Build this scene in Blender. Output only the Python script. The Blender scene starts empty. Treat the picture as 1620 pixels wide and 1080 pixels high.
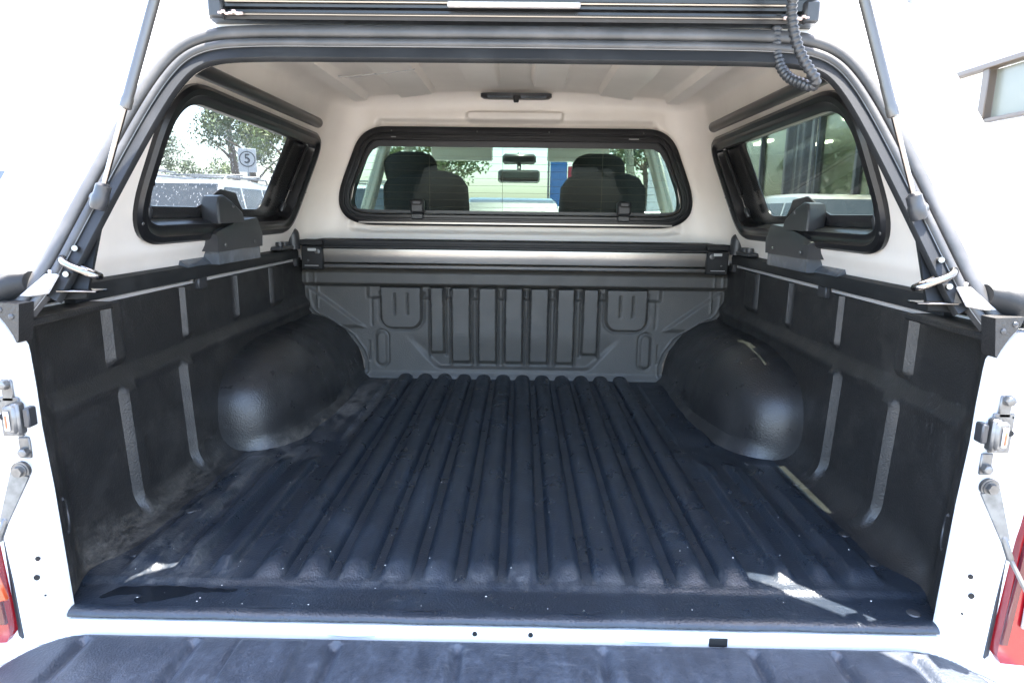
import bpy, math, random
import numpy as np
from mathutils import Vector, Matrix
rnd = random.Random(7)
sc = bpy.context.scene
R = math.radians

# ------------------------------------------------------------------ camera
cd = bpy.data.cameras.new("camera"); cam = bpy.data.objects.new("camera", cd); sc.collection.objects.link(cam)
cy_, cp_, cr_ = 0.0124, -0.1965, 0.0127
f = Vector((-math.sin(cy_)*math.cos(cp_), math.cos(cy_)*math.cos(cp_), math.sin(cp_)))
r0 = Vector((math.cos(cy_), math.sin(cy_), 0)); u0 = r0.cross(f)
rr = r0*math.cos(cr_) + u0*math.sin(cr_); uu = u0*math.cos(cr_) - r0*math.sin(cr_)
cam.matrix_world = Matrix(((rr.x, uu.x, -f.x, 0.0257), (rr.y, uu.y, -f.y, -0.961), (rr.z, uu.z, -f.z, 0.639), (0, 0, 0, 1)))
cd.sensor_width = 36; cd.lens = 36*1030/1620; cd.clip_start = 0.02; cd.clip_end = 2000
sc.camera = cam
sc.render.resolution_x, sc.render.resolution_y = 1024, 682

# ------------------------------------------------------------------ world, sun, exposure
SUN_DIR = Vector((0.075, 0.10, 1.0)).normalized()      # direction towards the sun
el = math.asin(SUN_DIR.z); az = math.atan2(SUN_DIR.x, SUN_DIR.y)
w = bpy.data.worlds.new("World"); sc.world = w; w.use_nodes = True
nt = w.node_tree; bg = nt.nodes["Background"]
sky = nt.nodes.new("ShaderNodeTexSky"); sky.sky_type = 'NISHITA'; sky.sun_disc = False
sky.sun_elevation = el; sky.sun_rotation = az; sky.air_density = 1.0; sky.dust_density = 2.5; sky.ozone_density = 1.0
nt.links.new(sky.outputs[0], bg.inputs[0]); bg.inputs[1].default_value = 0.13
sl = bpy.data.lights.new("sun", 'SUN'); sl.energy = 3.2; sl.angle = R(0.5); sl.color = (1.0, 0.96, 0.9)
so = bpy.data.objects.new("sun", sl); sc.collection.objects.link(so)
so.rotation_euler = SUN_DIR.to_track_quat('Z', 'Y').to_euler()
sc.view_settings.view_transform = 'Standard'; sc.view_settings.look = 'None'
sc.view_settings.exposure = 4.05; sc.view_settings.gamma = 1
sc.cycles.max_bounces = 16; sc.cycles.diffuse_bounces = 9; sc.cycles.glossy_bounces = 6; sc.cycles.transparent_max_bounces = 24

# ------------------------------------------------------------------ materials
def mat(name, col, rough=.5, metal=0., spec=.5, coat=0., bump=None, var=None, emit=None, fine=None):
    """bump=(scale,strength,distance), var=(scale, second colour, low, high)"""
    m = bpy.data.materials.new(name); m.use_nodes = True; t = m.node_tree; b = t.nodes["Principled BSDF"]
    b.inputs["Base Color"].default_value = (*col, 1); b.inputs["Roughness"].default_value = rough
    b.inputs["Metallic"].default_value = metal; b.inputs["Specular IOR Level"].default_value = spec
    b.inputs["Coat Weight"].default_value = coat; b.inputs["Coat Roughness"].default_value = .06
    tc = t.nodes.new("ShaderNodeTexCoord")
    if var:
        n = t.nodes.new("ShaderNodeTexNoise"); n.inputs["Scale"].default_value = var[0]; n.inputs["Detail"].default_value = 6
        t.links.new(tc.outputs["Object"], n.inputs["Vector"])
        mr = t.nodes.new("ShaderNodeMapRange"); mr.inputs[1].default_value = var[2]; mr.inputs[2].default_value = var[3]
        t.links.new(n.outputs[0], mr.inputs[0])
        mx = t.nodes.new("ShaderNodeMix"); mx.data_type = 'RGBA'
        mx.inputs[6].default_value = (*col, 1); mx.inputs[7].default_value = (*var[1], 1)
        t.links.new(mr.outputs[0], mx.inputs[0]); t.links.new(mx.outputs[2], b.inputs["Base Color"])
    if bump:
        n = t.nodes.new("ShaderNodeTexNoise"); n.inputs["Scale"].default_value = bump[0]; n.inputs["Detail"].default_value = 3
        t.links.new(tc.outputs["Object"], n.inputs["Vector"])
        bp = t.nodes.new("ShaderNodeBump"); bp.inputs["Strength"].default_value = bump[1]; bp.inputs["Distance"].default_value = bump[2]
        t.links.new(n.outputs[0], bp.inputs["Height"]); t.links.new(bp.outputs[0], b.inputs["Normal"])
    if emit:
        b.inputs["Emission Color"].default_value = (*emit[0], 1); b.inputs["Emission Strength"].default_value = emit[1]
    return m

def glass(name, tint, refl=1.0, dust=0.0, grime=(.6, .6, .58)):
    m = bpy.data.materials.new(name); m.use_nodes = True; t = m.node_tree; t.nodes.clear()
    out = t.nodes.new("ShaderNodeOutputMaterial")
    tr = t.nodes.new("ShaderNodeBsdfTransparent"); tr.inputs[0].default_value = (*tint, 1)
    gl = t.nodes.new("ShaderNodeBsdfGlossy"); gl.inputs["Roughness"].default_value = .01
    gl.inputs[0].default_value = (.95, .97, 1, 1)
    lw = t.nodes.new("ShaderNodeLayerWeight"); lw.inputs[0].default_value = .5
    pw = t.nodes.new("ShaderNodeMath"); pw.operation = 'POWER'; pw.inputs[1].default_value = 5
    t.links.new(lw.outputs["Facing"], pw.inputs[0])
    mu = t.nodes.new("ShaderNodeMath"); mu.operation = 'MULTIPLY_ADD'; mu.inputs[1].default_value = .94*refl; mu.inputs[2].default_value = .05*refl
    t.links.new(pw.outputs[0], mu.inputs[0])
    mx = t.nodes.new("ShaderNodeMixShader")
    t.links.new(mu.outputs[0], mx.inputs[0]); t.links.new(tr.outputs[0], mx.inputs[1]); t.links.new(gl.outputs[0], mx.inputs[2])
    last = mx
    if dust:
        tc = t.nodes.new("ShaderNodeTexCoord")
        v = t.nodes.new("ShaderNodeTexVoronoi"); v.inputs["Scale"].default_value = 110; v.inputs["Randomness"].default_value = 1
        t.links.new(tc.outputs["Object"], v.inputs["Vector"])
        n = t.nodes.new("ShaderNodeTexNoise"); n.inputs["Scale"].default_value = 9; n.inputs["Detail"].default_value = 4
        t.links.new(tc.outputs["Object"], n.inputs["Vector"])
        a = t.nodes.new("ShaderNodeMapRange"); a.inputs[1].default_value = .34; a.inputs[2].default_value = .12
        t.links.new(v.outputs["Distance"], a.inputs[0])
        b2 = t.nodes.new("ShaderNodeMapRange"); b2.inputs[1].default_value = .35; b2.inputs[2].default_value = .62
        t.links.new(n.outputs[0], b2.inputs[0])
        mm = t.nodes.new("ShaderNodeMath"); mm.operation = 'MULTIPLY'
        t.links.new(a.outputs[0], mm.inputs[0]); t.links.new(b2.outputs[0], mm.inputs[1])
        ma = t.nodes.new("ShaderNodeMath"); ma.operation = 'MULTIPLY_ADD'; ma.inputs[1].default_value = dust; ma.inputs[2].default_value = dust*.12
        t.links.new(mm.outputs[0], ma.inputs[0])
        df = t.nodes.new("ShaderNodeBsdfDiffuse"); df.inputs[0].default_value = (*grime, 1)
        tl = t.nodes.new("ShaderNodeBsdfTranslucent"); tl.inputs[0].default_value = (*grime, 1)
        m3 = t.nodes.new("ShaderNodeMixShader"); m3.inputs[0].default_value = .7
        t.links.new(df.outputs[0], m3.inputs[1]); t.links.new(tl.outputs[0], m3.inputs[2])
        m2 = t.nodes.new("ShaderNodeMixShader")
        t.links.new(ma.outputs[0], m2.inputs[0]); t.links.new(mx.outputs[0], m2.inputs[1]); t.links.new(m3.outputs[0], m2.inputs[2])
        last = m2
    t.links.new(last.outputs[0], out.inputs[0])
    return m

def liner_mat(name, base=(.017, .0185, .021), rough=.42, zones=(), scuff=.5, vary=2.6):
    """dark pebbled plastic; zones = list of (cx,cy,cz, rx,ry,rz, amount, colour) of dried dust"""
    m = bpy.data.materials.new(name); m.use_nodes = True; t = m.node_tree; b = t.nodes["Principled BSDF"]
    N = t.nodes.new; L = t.links.new
    tc = N("ShaderNodeTexCoord"); co = tc.outputs["Object"]
    def noise(s, d=5, rg=.55):
        n = N("ShaderNodeTexNoise"); n.inputs["Scale"].default_value = s; n.inputs["Detail"].default_value = d; n.inputs["Roughness"].default_value = rg
        L(co, n.inputs["Vector"]); return n.outputs[0]
    def rng(x, a, c, lo=0, hi=1):
        n = N("ShaderNodeMapRange"); n.inputs[1].default_value = a; n.inputs[2].default_value = c; n.inputs[3].default_value = lo; n.inputs[4].default_value = hi
        L(x, n.inputs[0]); return n.outputs[0]
    def mth(op, x, y):
        n = N("ShaderNodeMath"); n.operation = op; n.use_clamp = (op != 'SUBTRACT')
        for i, q in enumerate((x, y)):
            if isinstance(q, (int, float)): n.inputs[i].default_value = q
            else: L(q, n.inputs[i])
        return n.outputs[0]
    col = N("ShaderNodeMix"); col.data_type = 'RGBA'; col.inputs[6].default_value = (*base, 1); col.inputs[7].default_value = (base[0]*vary, base[1]*vary*.98, base[2]*vary*.93, 1)
    L(rng(noise(7, 8, .7), .5, .8), col.inputs[0]); cur = col.outputs[2]
    # fine streaky scuffs
    mp = N("ShaderNodeMapping"); mp.inputs["Scale"].default_value = (9, 60, 30); mp.inputs["Rotation"].default_value = (0, 0, .5); L(co, mp.inputs[0])
    ns = N("ShaderNodeTexNoise"); ns.inputs["Scale"].default_value = 2.2; ns.inputs["Detail"].default_value = 7; L(mp.outputs[0], ns.inputs["Vector"])
    sc_ = mth('MULTIPLY', rng(ns.outputs[0], .60, .80), rng(noise(3, 3), .45, .7))
    mx = N("ShaderNodeMix"); mx.data_type = 'RGBA'; mx.inputs[7].default_value = (.13, .135, .14, 1)
    L(mth('MULTIPLY', sc_, scuff), mx.inputs[0]); L(cur, mx.inputs[6]); cur = mx.outputs[2]
    dust_all = None
    mpd = N("ShaderNodeMapping"); mpd.inputs["Scale"].default_value = (1.0, .38, 1.0); L(co, mpd.inputs[0])
    nd = N("ShaderNodeTexNoise"); nd.inputs["Scale"].default_value = 26; nd.inputs["Detail"].default_value = 11; nd.inputs["Roughness"].default_value = .78
    L(mpd.outputs[0], nd.inputs["Vector"]); n1 = nd.outputs[0]; n2 = noise(90, 6, .75)
    br = mth('MULTIPLY', rng(n1, .43, .62), rng(n2, .30, .62))
    for (cx, cyy, cz, rx, ry, rz, amt, dc) in zones:
        vm = N("ShaderNodeMapping"); vm.vector_type = 'POINT'
        vm.inputs["Location"].default_value = (-cx/rx, -cyy/ry, -cz/rz); vm.inputs["Scale"].default_value = (1/rx, 1/ry, 1/rz)
        L(co, vm.inputs[0])
        ln = N("ShaderNodeVectorMath"); ln.operation = 'LENGTH'; L(vm.outputs[0], ln.inputs[0])
        k = mth('MULTIPLY', rng(ln.outputs["Value"], 1.0, .35), mth('MULTIPLY', br, amt))
        mx = N("ShaderNodeMix"); mx.data_type = 'RGBA'; mx.inputs[7].default_value = (*dc, 1)
        L(k, mx.inputs[0]); L(cur, mx.inputs[6]); cur = mx.outputs[2]
        dust_all = k if dust_all is None else mth('MAXIMUM', dust_all, k)
    L(cur, b.inputs["Base Color"])
    rg = rng(noise(16, 6, .65), .3, .7, rough-.06, rough+.12)
    if dust_all is not None: rg = mth('ADD', rg, mth('MULTIPLY', dust_all, .4))
    L(rg, b.inputs["Roughness"])
    b.inputs["Specular IOR Level"].default_value = .5
    vo = N("ShaderNodeTexNoise"); vo.inputs["Scale"].default_value = 260; vo.inputs["Detail"].default_value = 2; L(co, vo.inputs["Vector"])
    bp = N("ShaderNodeBump"); bp.inputs["Strength"].default_value = .7; bp.inputs["Distance"].default_value = .0014
    L(vo.outputs[0], bp.inputs["Height"]); L(bp.outputs[0], b.inputs["Normal"])
    return m

DC = (.20, .18, .15); DC2 = (.26, .25, .23)
M = {}
M['floor'] = liner_mat('liner_floor', base=(.011, .0155, .0225), rough=.29, scuff=.45, vary=2.2, zones=[(-.66, .95, 0, .10, .5, .2, .6, DC2), (-.72, .42, 0, .16, .40, .2, .5, DC), (-.62, .12, 0, .2, .12, .2, .3, DC2), (.1, .085, 0, .8, .035, .1, .16, DC2), (-.468, 1.2, 0, .02, .5, .1, .9, DC2), (-.53, 1.14, 0, .085, .42, .1, 1.0, (.30, .285, .26)), (-.62, .68, 0, .14, .10, .1, .6, DC2)])
M['wall_l'] = liner_mat('liner_wall', base=(.018, .0172, .0165), rough=.42, zones=[(-.74, .45, 0, .2, .6, .045, .4, DC), (-.74, .12, .02, .3, .2, .08, .3, DC)])
M['arch'] = liner_mat('liner_arch', base=(.020, .0195, .0195), rough=.31, zones=[(-.66, .9, 0, .3, .5, .05, .5, DC)])
M['head'] = liner_mat('liner_headboard', base=(.064, .061, .055), rough=.5, scuff=.12, vary=1.25)
M['tgate'] = liner_mat('liner_tailgate', base=(.021, .026, .036), rough=.44, scuff=.8, zones=[(-.1, -.12, -.05, .9, .14, .2, .7, (.07, .085, .11))])
M['white'] = mat('white_paint', (.70, .70, .695), .30, coat=.5, var=(9, (.60, .60, .59), .45, .72))
M['beige'] = mat('beige_gelcoat', (.82, .76, .69), .40, bump=(160, .16, .002), var=(5, (.74, .68, .61), .42, .75))
M['rubber'] = mat('seal_rubber', (.040, .039, .038), .48, var=(14, (.075, .071, .068), .45, .75), bump=(90, .15, .002))
M['black'] = mat('black_frame', (.010, .010, .011), .28, spec=.4, bump=(220, .08, .001), var=(20, (.02, .02, .021), .5, .8))
M['blackm'] = mat('black_powdercoat', (.014, .0145, .015), .5, spec=.3, bump=(500, .25, .0008), var=(12, (.03, .03, .03), .5, .85))
M['frit'] = mat('glass_border', (.022, .022, .023), .2)
M['plast'] = mat('moulded_plastic', (.028, .029, .031), .38, bump=(380, .2, .0007), var=(25, (.04, .04, .042), .5, .8))
M['brack'] = mat('smoked_bracket', (.07, .08, .092), .25, var=(30, (.11, .125, .14), .45, .7))
M['chrome'] = mat('chrome', (.22, .21, .20), .2, metal=1, var=(40, (.12, .11, .105), .5, .75))
M['steel'] = mat('zinc_steel', (.16, .16, .157), .42, metal=.7, var=(60, (.10, .098, .095), .4, .7))
M['rod'] = mat('strut_rod', (.27, .25, .24), .22, metal=1)
M['strut'] = mat('strut_body', (.11, .104, .096), .33, metal=.4)
M['alu'] = mat('brushed_aluminium', (.34, .32, .29), .30, metal=1, var=(6, (.27, .255, .235), .4, .75))
M['strip'] = mat('white_strip', (.45, .43, .42), .4)
M['hole'] = mat('hole_dark', (.004, .004, .004), .8)
M['red'] = mat('red_lens', (.20, .002, .006), .2, coat=.3)
M['reddk'] = mat('dark_red_lens', (.06, .002, .008), .2, coat=.3)
M['orange'] = mat('amber_lens', (.35, .05, .012), .2, coat=.3)
M['clear'] = mat('clear_lens', (.30, .27, .27), .2, coat=.3)
M['label'] = mat('paper_label', (.40, .40, .39), .5)
M['water'] = mat('wet_film', (.007, .009, .012), .16, bump=(60, .1, .001))
M['grit'] = mat('grit', (.62, .6, .56), .7)
M['fabric'] = mat('seat_fabric', (.014, .0135, .014), .8, bump=(300, .4, .002), var=(9, (.022, .021, .021), .4, .7))
M['headl'] = mat('headliner', (.55, .54, .47), .85)
M['dash'] = mat('dash_plastic', (.05, .05, .05), .6)
M['mirror'] = mat('mirror_back', (.04, .045, .045), .3)
M['mirrorg'] = mat('mirror_glass', (.6, .65, .65), .03, metal=1)
M['gl_side'] = glass('side_glass', (.27, .285, .28), .5, dust=.30)
M['gl_sider'] = glass('side_glass_clean', (.22, .25, .215), .4, dust=.02)
M['gl_front'] = glass('front_glass', (.50, .54, .50), .09, dust=.012)
M['gl_cab'] = glass('cab_glass', (.52, .58, .55), .09)
M['gl_shop'] = glass('shop_glass', (.80, .86, .80), .5)
M['carchar'] = mat('car_charcoal', (.03, .032, .035), .3, coat=1)
M['gl_dark'] = mat('tinted_glass', (.02, .025, .03), .05, coat=1)
M['gl_car'] = mat('car_glass', (.022, .03, .04), .2, spec=.25)
M['carw'] = mat('car_white', (.34, .35, .365), .25, coat=1)
M['cars'] = mat('car_silver', (.42, .44, .46), .3, metal=.4, coat=1)
M['carblue'] = mat('car_blue', (.05, .10, .30), .3, coat=1)
M['carbeige'] = mat('car_cream', (.20, .19, .165), .3, coat=1)
M['tyre'] = mat('tyre', (.02, .02, .02), .8)
M['asphalt'] = mat('asphalt', (.15, .137, .118), .9, bump=(120, .5, .004), var=(2.5, (.19, .175, .15), .4, .7))
M['wallw'] = mat('render_white', (.78, .77, .75), .8, var=(1.5, (.70, .69, .67), .5, .8))
M['brown'] = mat('bronze_frame', (.085, .065, .048), .5)
M['curtain'] = mat('black_panel', (.02, .02, .021), .35, bump=(6, .4, .05))
M['mull'] = mat('dark_mullion', (.03, .035, .035), .4)
M['inner'] = mat('showroom_wall', (.36, .38, .32), .8)
M['lampm'] = mat('tube_light', (.9, .9, .8), .5, emit=((1, .96, .8), 3.0))
M['bark'] = mat('bark', (.12, .095, .07), .9, bump=(20, .8, .02))
M['leaf'] = mat('leaf', (.055, .085, .028), .6, var=(.8, (.10, .13, .045), .4, .65))
M['leaf2'] = mat('leaf_light', (.09, .13, .03), .6, var=(.9, (.14, .17, .06), .4, .65))
M['sky_sign'] = mat('blue_board', (.04, .16, .42), .5)
M['red_sign'] = mat('red_board', (.55, .02, .04), .5)
M['pole'] = mat('galvanised', (.2, .205, .21), .45, metal=.6)

# ------------------------------------------------------------------ mesh helpers
class MB:
    def __init__(s): s.v = []; s.f = []
    def add(s, v, f):
        o = len(s.v); s.v += [tuple(map(float, p)) for p in v]; s.f += [tuple(i+o for i in q) for q in f]; return s
    def grid(s, fn, us, vs, keep=None, flip=False):
        nu, nv = len(us), len(vs); V = [fn(u, v) for v in vs for u in us]; F = []
        for j in range(nv-1):
            for i in range(nu-1):
                if keep and not keep((us[i]+us[i+1])/2, (vs[j]+vs[j+1])/2): continue
                a = j*nu+i; q = (a, a+1, a+nu+1, a+nu); F.append(q[::-1] if flip else q)
        return s.add(V, F)
    def box(s, c, d, rot=None, b=.0, taper=1.0):
        """bevelled box: centre c, full size d"""
        hx, hy, hz = d[0]/2, d[1]/2, d[2]/2; b = min(b, hx*.9, hy*.9, hz*.9)
        V = []; F = []
        if b <= 0:
            V = [(x*hx*(taper if z > 0 else 1), y*hy*(taper if z > 0 else 1), z*hz) for z in (-1, 1) for y in (-1, 1) for x in (-1, 1)]
            F = [(0, 2, 3, 1), (4, 5, 7, 6), (0, 1, 5, 4), (2, 6, 7, 3), (0, 4, 6, 2), (1, 3, 7, 5)]
        else:
            # each corner -> 3 verts
            idx = {}
            for x in (-1, 1):
                for y in (-1, 1):
                    for z in (-1, 1):
                        tp = taper if z > 0 else 1
                        for a in range(3):
                            p = [x*(hx-b), y*(hy-b), z*(hz-b)]; p[a] = (x, y, z)[a]*(hx, hy, hz)[a]
                            p[0] *= tp; p[1] *= tp
                            idx[(x, y, z, a)] = len(V); V.append(tuple(p))
            for a in range(3):
                o = [i for i in range(3) if i != a]
                for sg in (-1, 1):
                    q = []
                    for (p1, p2) in ((-1, -1), (1, -1), (1, 1), (-1, 1)):
                        k = [0, 0, 0]; k[a] = sg; k[o[0]] = p1; k[o[1]] = p2; q.append(idx[(*k, a)])
                    F.append(tuple(q))
            for a in range(3):         # edges along axis a
                o = [i for i in range(3) if i != a]
                for p1 in (-1, 1):
                    for p2 in (-1, 1):
                        q = []
                        for (sg, ax) in ((-1, o[0]), (1, o[0]), (1, o[1]), (-1, o[1])):
                            k = [0, 0, 0]; k[a] = sg; k[o[0]] = p1; k[o[1]] = p2; q.append(idx[(*k, ax)])
                        F.append(tuple(q))
            for x in (-1, 1):
                for y in (-1, 1):
                    for z in (-1, 1): F.append(tuple(idx[(x, y, z, a)] for a in range(3)))
        Rm = rot if rot is not None else Matrix.Identity(3)
        return s.add([Rm @ Vector(p) + Vector(c) for p in V], F)
    def tube(s, path, rad, n=12, closed=False, caps=True):
        P = [Vector(p) for p in path]; m = len(P); rads = rad if hasattr(rad, '__len__') else [rad]*m
        V = []; prev = None
        for i in range(m):
            if closed: t = P[(i+1) % m]-P[i-1]
            else: t = P[min(i+1, m-1)]-P[max(i-1, 0)]
            if t.length < 1e-9: t = Vector((0, 0, 1))
            t.normalize()
            if prev is None:
                a = Vector((0, 0, 1)) if abs(t.z) < .9 else Vector((1, 0, 0)); nrm = a.cross(t).normalized()
            else:
                nrm = (prev - t*prev.dot(t))
                nrm = nrm.normalized() if nrm.length > 1e-6 else Vector((1, 0, 0))
            prev = nrm; bn = t.cross(nrm)
            for k in range(n):
                a = 2*math.pi*k/n; V.append(P[i] + (nrm*math.cos(a)+bn*math.sin(a))*rads[i])
        F = []
        for i in range(m if closed else m-1):
            for k in range(n):
                a = i*n+k; b = i*n+(k+1) % n; c = ((i+1) % m)*n+(k+1) % n; d = ((i+1) % m)*n+k
                F.append((a, b, c, d))
        if caps and not closed:
            F.append(tuple(range(n))[::-1]); F.append(tuple((m-1)*n+k for k in range(n)))
        return s.add(V, F)
    def cyl(s, a, b, r1, r2=None, n=16):
        return s.tube([a, b], [r1, r2 if r2 is not None else r1], n)
    def rod(s, a, b, prof, n=16):
        """turned body along a->b: prof = [(t, radius)...]"""
        a = Vector(a); b = Vector(b)
        return s.tube([a.lerp(b, t) for t, _ in prof], [q for _, q in prof], n)
    def prism(s, pts, d):
        """pts: list of 3-D points (planar), d: thickness vector"""
        n = len(pts); d = Vector(d); V = [Vector(p) for p in pts]+[Vector(p)+d for p in pts]
        F = [tuple(range(n))[::-1], tuple(range(n, 2*n))]+[(i, (i+1) % n, n+(i+1) % n, n+i) for i in range(n)]
        return s.add(V, F)
    def strips(s, rows, closed=True):
        """rows: list of equally long point lists"""
        n = len(rows[0]); V = [p for r_ in rows for p in r_]; F = []
        for j in range(len(rows)-1):
            for i in range(n if closed else n-1):
                a = j*n+i; b = j*n+(i+1) % n; F.append((a, b, b+n, a+n))
        return s.add(V, F)
    def dome(s, c, r, n=14, m=6, axis=(0, 0, 1), flat=1.0):
        q = Vector(axis).to_track_quat('Z', 'Y'); V = []; F = []
        for j in range(m+1):
            ph = math.pi/2*j/m
            for i in range(n):
                a = 2*math.pi*i/n; V.append(q @ Vector((r*math.cos(ph)*math.cos(a), r*math.cos(ph)*math.sin(a), r*flat*math.sin(ph)))+Vector(c))
        for j in range(m):
            for i in range(n): F.append((j*n+i, j*n+(i+1) % n, (j+1)*n+(i+1) % n, (j+1)*n+i))
        return s.add(V, F)
    def build(s, name, m, parent=None, label=None, sharp=38, kind=None):
        me = bpy.data.meshes.new(name); me.from_pydata(s.v, [], s.f); me.validate(); me.update()
        import bmesh
        bm = bmesh.new(); bm.from_mesh(me); bmesh.ops.remove_doubles(bm, verts=bm.verts, dist=1e-6)
        bmesh.ops.recalc_face_normals(bm, faces=bm.faces); bm.to_mesh(me); bm.free()
        me.polygons.foreach_set('use_smooth', [True]*len(me.polygons)); me.set_sharp_from_angle(angle=R(sharp))
        me.materials.append(M[m] if isinstance(m, str) else m)
        o = bpy.data.objects.new(name, me); sc.collection.objects.link(o)
        if parent is not None: o.parent = parent
        if label: o['label'] = label
        if kind: o['kind'] = kind
        return o

def thing(name, label, cat, loc=(0, 0, 0), rz=0, group=None):
    o = bpy.data.objects.new(name, None); sc.collection.objects.link(o); o.location = loc; o.rotation_euler = (0, 0, rz)
    o.empty_display_size = .1
    o['label'] = label; o['category'] = cat
    if group: o['group'] = group
    return o

def ss(a, b, x):
    t = min(1, max(0, (x-a)/(b-a))); return t*t*(3-2*t)
def lin(n, a, b): return [a+(b-a)*i/(n-1) for i in range(n)]
def interp(x, xs, ys):
    if x <= xs[0]: return ys[0]
    for i in range(len(xs)-1):
        if x <= xs[i+1]: return ys[i]+(ys[i+1]-ys[i])*(x-xs[i])/(xs[i+1]-xs[i])
    return ys[-1]

def rpoly(pts, rads, seg=8):
    out = []; n = len(pts)
    for i in range(n):
        p = Vector(pts[i]); a = Vector(pts[i-1])-p; b = Vector(pts[(i+1) % n])-p
        r_ = rads[i] if hasattr(rads, '__len__') else rads
        ang = a.angle(b); d = min(r_/math.tan(ang/2), a.length*.48, b.length*.48); a.normalize(); b.normalize()
        p0 = p+a*d; p1 = p+b*d
        for k in range(seg+1):
            t = k/seg; out.append(tuple((p0*(1-t)**2+p*2*t*(1-t)+p1*t*t)))
    return out
def resample(c, n, centre):
    """contour radially resampled about a centre: matching point index on any contour round it"""
    out = []; m = len(c); cx, cyy = centre
    for k in range(n):
        a = 2*math.pi*k/n; dx, dy = math.cos(a), math.sin(a); best = None
        for i in range(m):
            x1, y1 = c[i][0]-cx, c[i][1]-cyy; x2, y2 = c[(i+1) % m][0]-cx, c[(i+1) % m][1]-cyy
            ex, ey = x2-x1, y2-y1; det = dx*(-ey)-dy*(-ex)
            if abs(det) < 1e-12: continue
            t = (x1*(-ey)-y1*(-ex))/det; u = (dx*y1-dy*x1)/det
            if t > 0 and -1e-6 <= u <= 1+1e-6 and (best is None or t < best): best = t
        out.append((cx+dx*best, cyy+dy*best))
    return out
def even(c, n, closed=True):
    P = [Vector(p) for p in c]
    if closed: P = P+[P[0]]
    L = [0]
    for i in range(len(P)-1): L.append(L[-1]+(P[i+1]-P[i]).length)
    out = []; j = 0
    for k in range(n):
        t = L[-1]*k/(n if closed else n-1)
        while j < len(P)-2 and L[j+1] < t: j += 1
        q = (t-L[j])/max(1e-9, L[j+1]-L[j]); out.append(tuple(P[j].lerp(P[j+1], min(1, q))))
    return out
def normals(c, closed=True):
    n = len(c); out = []
    for i in range(n):
        a = c[(i-1) % n] if closed or i > 0 else c[i]; b = c[(i+1) % n] if closed or i < n-1 else c[i]
        t = Vector((b[0]-a[0], b[1]-a[1])).normalized(); out.append((t.y, -t.x))
    return out
def sweep(mb, c, prof, mp, closed=True, loop=False):
    """prof (outward offset, depth) swept along the 2-D contour c, mapped to 3-D by mp"""
    N = normals(c, closed)
    if closed:
        ar = sum(c[i][0]*c[(i+1) % len(c)][1]-c[(i+1) % len(c)][0]*c[i][1] for i in range(len(c)))
        sg = 1 if ar > 0 else -1
    else: sg = 1
    if loop: prof = list(prof)+[prof[0]]
    rows = [[mp(c[i][0]+sg*N[i][0]*o, c[i][1]+sg*N[i][1]*o, d) for i in range(len(c))] for o, d in prof]
    mb.strips(rows, closed)
    if not closed and len(prof) > 3:
        for i in (0, len(c)-1): mb.add([r_[i] for r_ in rows[:-1]], [tuple(range(len(rows)-1))])
    return mb
def inside(c, x, y):
    k = False; n = len(c)
    for i in range(n):
        x1, y1 = c[i][:2]; x2, y2 = c[i-1][:2]
        if (y1 > y) != (y2 > y) and x < (x2-x1)*(y-y1)/(y2-y1)+x1: k = not k
    return k
def sdf(c, x, y):
    d = 1e9; n = len(c)
    for i in range(n):
        x1, y1 = c[i][:2]; x2, y2 = c[i-1][:2]; ex, ey = x2-x1, y2-y1
        t = max(0, min(1, ((x-x1)*ex+(y-y1)*ey)/(ex*ex+ey*ey+1e-15))); dd = math.hypot(x-x1-t*ex, y-y1-t*ey)
        if dd < d: d = dd
    return -d if inside(c, x, y) else d

# maps from 2-D drawing planes to the scene
def side_x(z): return .80-.30*(z-.5)
def side_map(s): return lambda y, z, d=0: (s*(side_x(z)-d*.958), y, z-d*.287)
def front_map(x, z, d=0): return (x, 1.5-d, z)
def lean_map(x, z, d=0): return (x, .02+.5*(z-.5)-d*.894, z+d*.447)

# =================================================================== BED LINER
liner = thing('bed_liner', 'black moulded plastic liner covering the floor and walls of the ute tray', 'bed liner')
PITCH = .0753
def floor_z(x, y):
    z = 0.0
    if abs(x) < 6*PITCH:
        k = x/PITCH; fr = abs(k-math.floor(k)-.5)          # 0 at ridge centre
        h = math.sqrt(max(0, 1-(fr/.37)**2.2)); z += .0190*h*math.sqrt(ss(.078, .125, y))
    for sg in (-1, 1):
        xs = sg*x
        for (c, wd) in ((.507, .014), (.575, .014), (.650, .030)):
            h = 1-ss(wd*.6, wd+.008, abs(xs-c)); z += .015*h*ss(.085, .13, y)*(1-ss(.60, .66, y))
        # flat raised pad beside the wheel arch
        h = (1-ss(.048, .054, abs(xs-.525)))*ss(.80, .82, y)*(1-ss(1.43, 1.45, y)); z += .007*h
    z += .006*ss(.060, .078, y)-.006*0                         # the main floor sits a step above the end strip
    if y < .0: z -= .0  
    return z
mb = MB()
xs = lin(421, -.765, .765)
ys = [.0, .012, .03, .055, .060, .064, .069, .074, .078, .084]+lin(12, .09, .165)+lin(40, .18, 1.51)
mb.grid(lambda x, y: (x, y, floor_z(x, y)-.006), xs, ys)
mb.build('floor_panel', 'floor', liner, 'blue-black ribbed floor panel of the liner')
mb = MB()                                                       # rolled rear lip
prof = [(.0, .0), (-.007, -.0006), (-.013, -.003), (-.0175, -.0075), (-.018, -.0115), (-.013, -.015), (.02, -.015)]
xx = lin(120, -.706, .706)
mb.grid(lambda x, k: (x, prof[int(k)][0], prof[int(k)][1]-.006+.0008*math.sin(x*37)*math.sin(x*11)), xx, list(range(len(prof))))
mb.build('end_lip', 'floor', liner)

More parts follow.
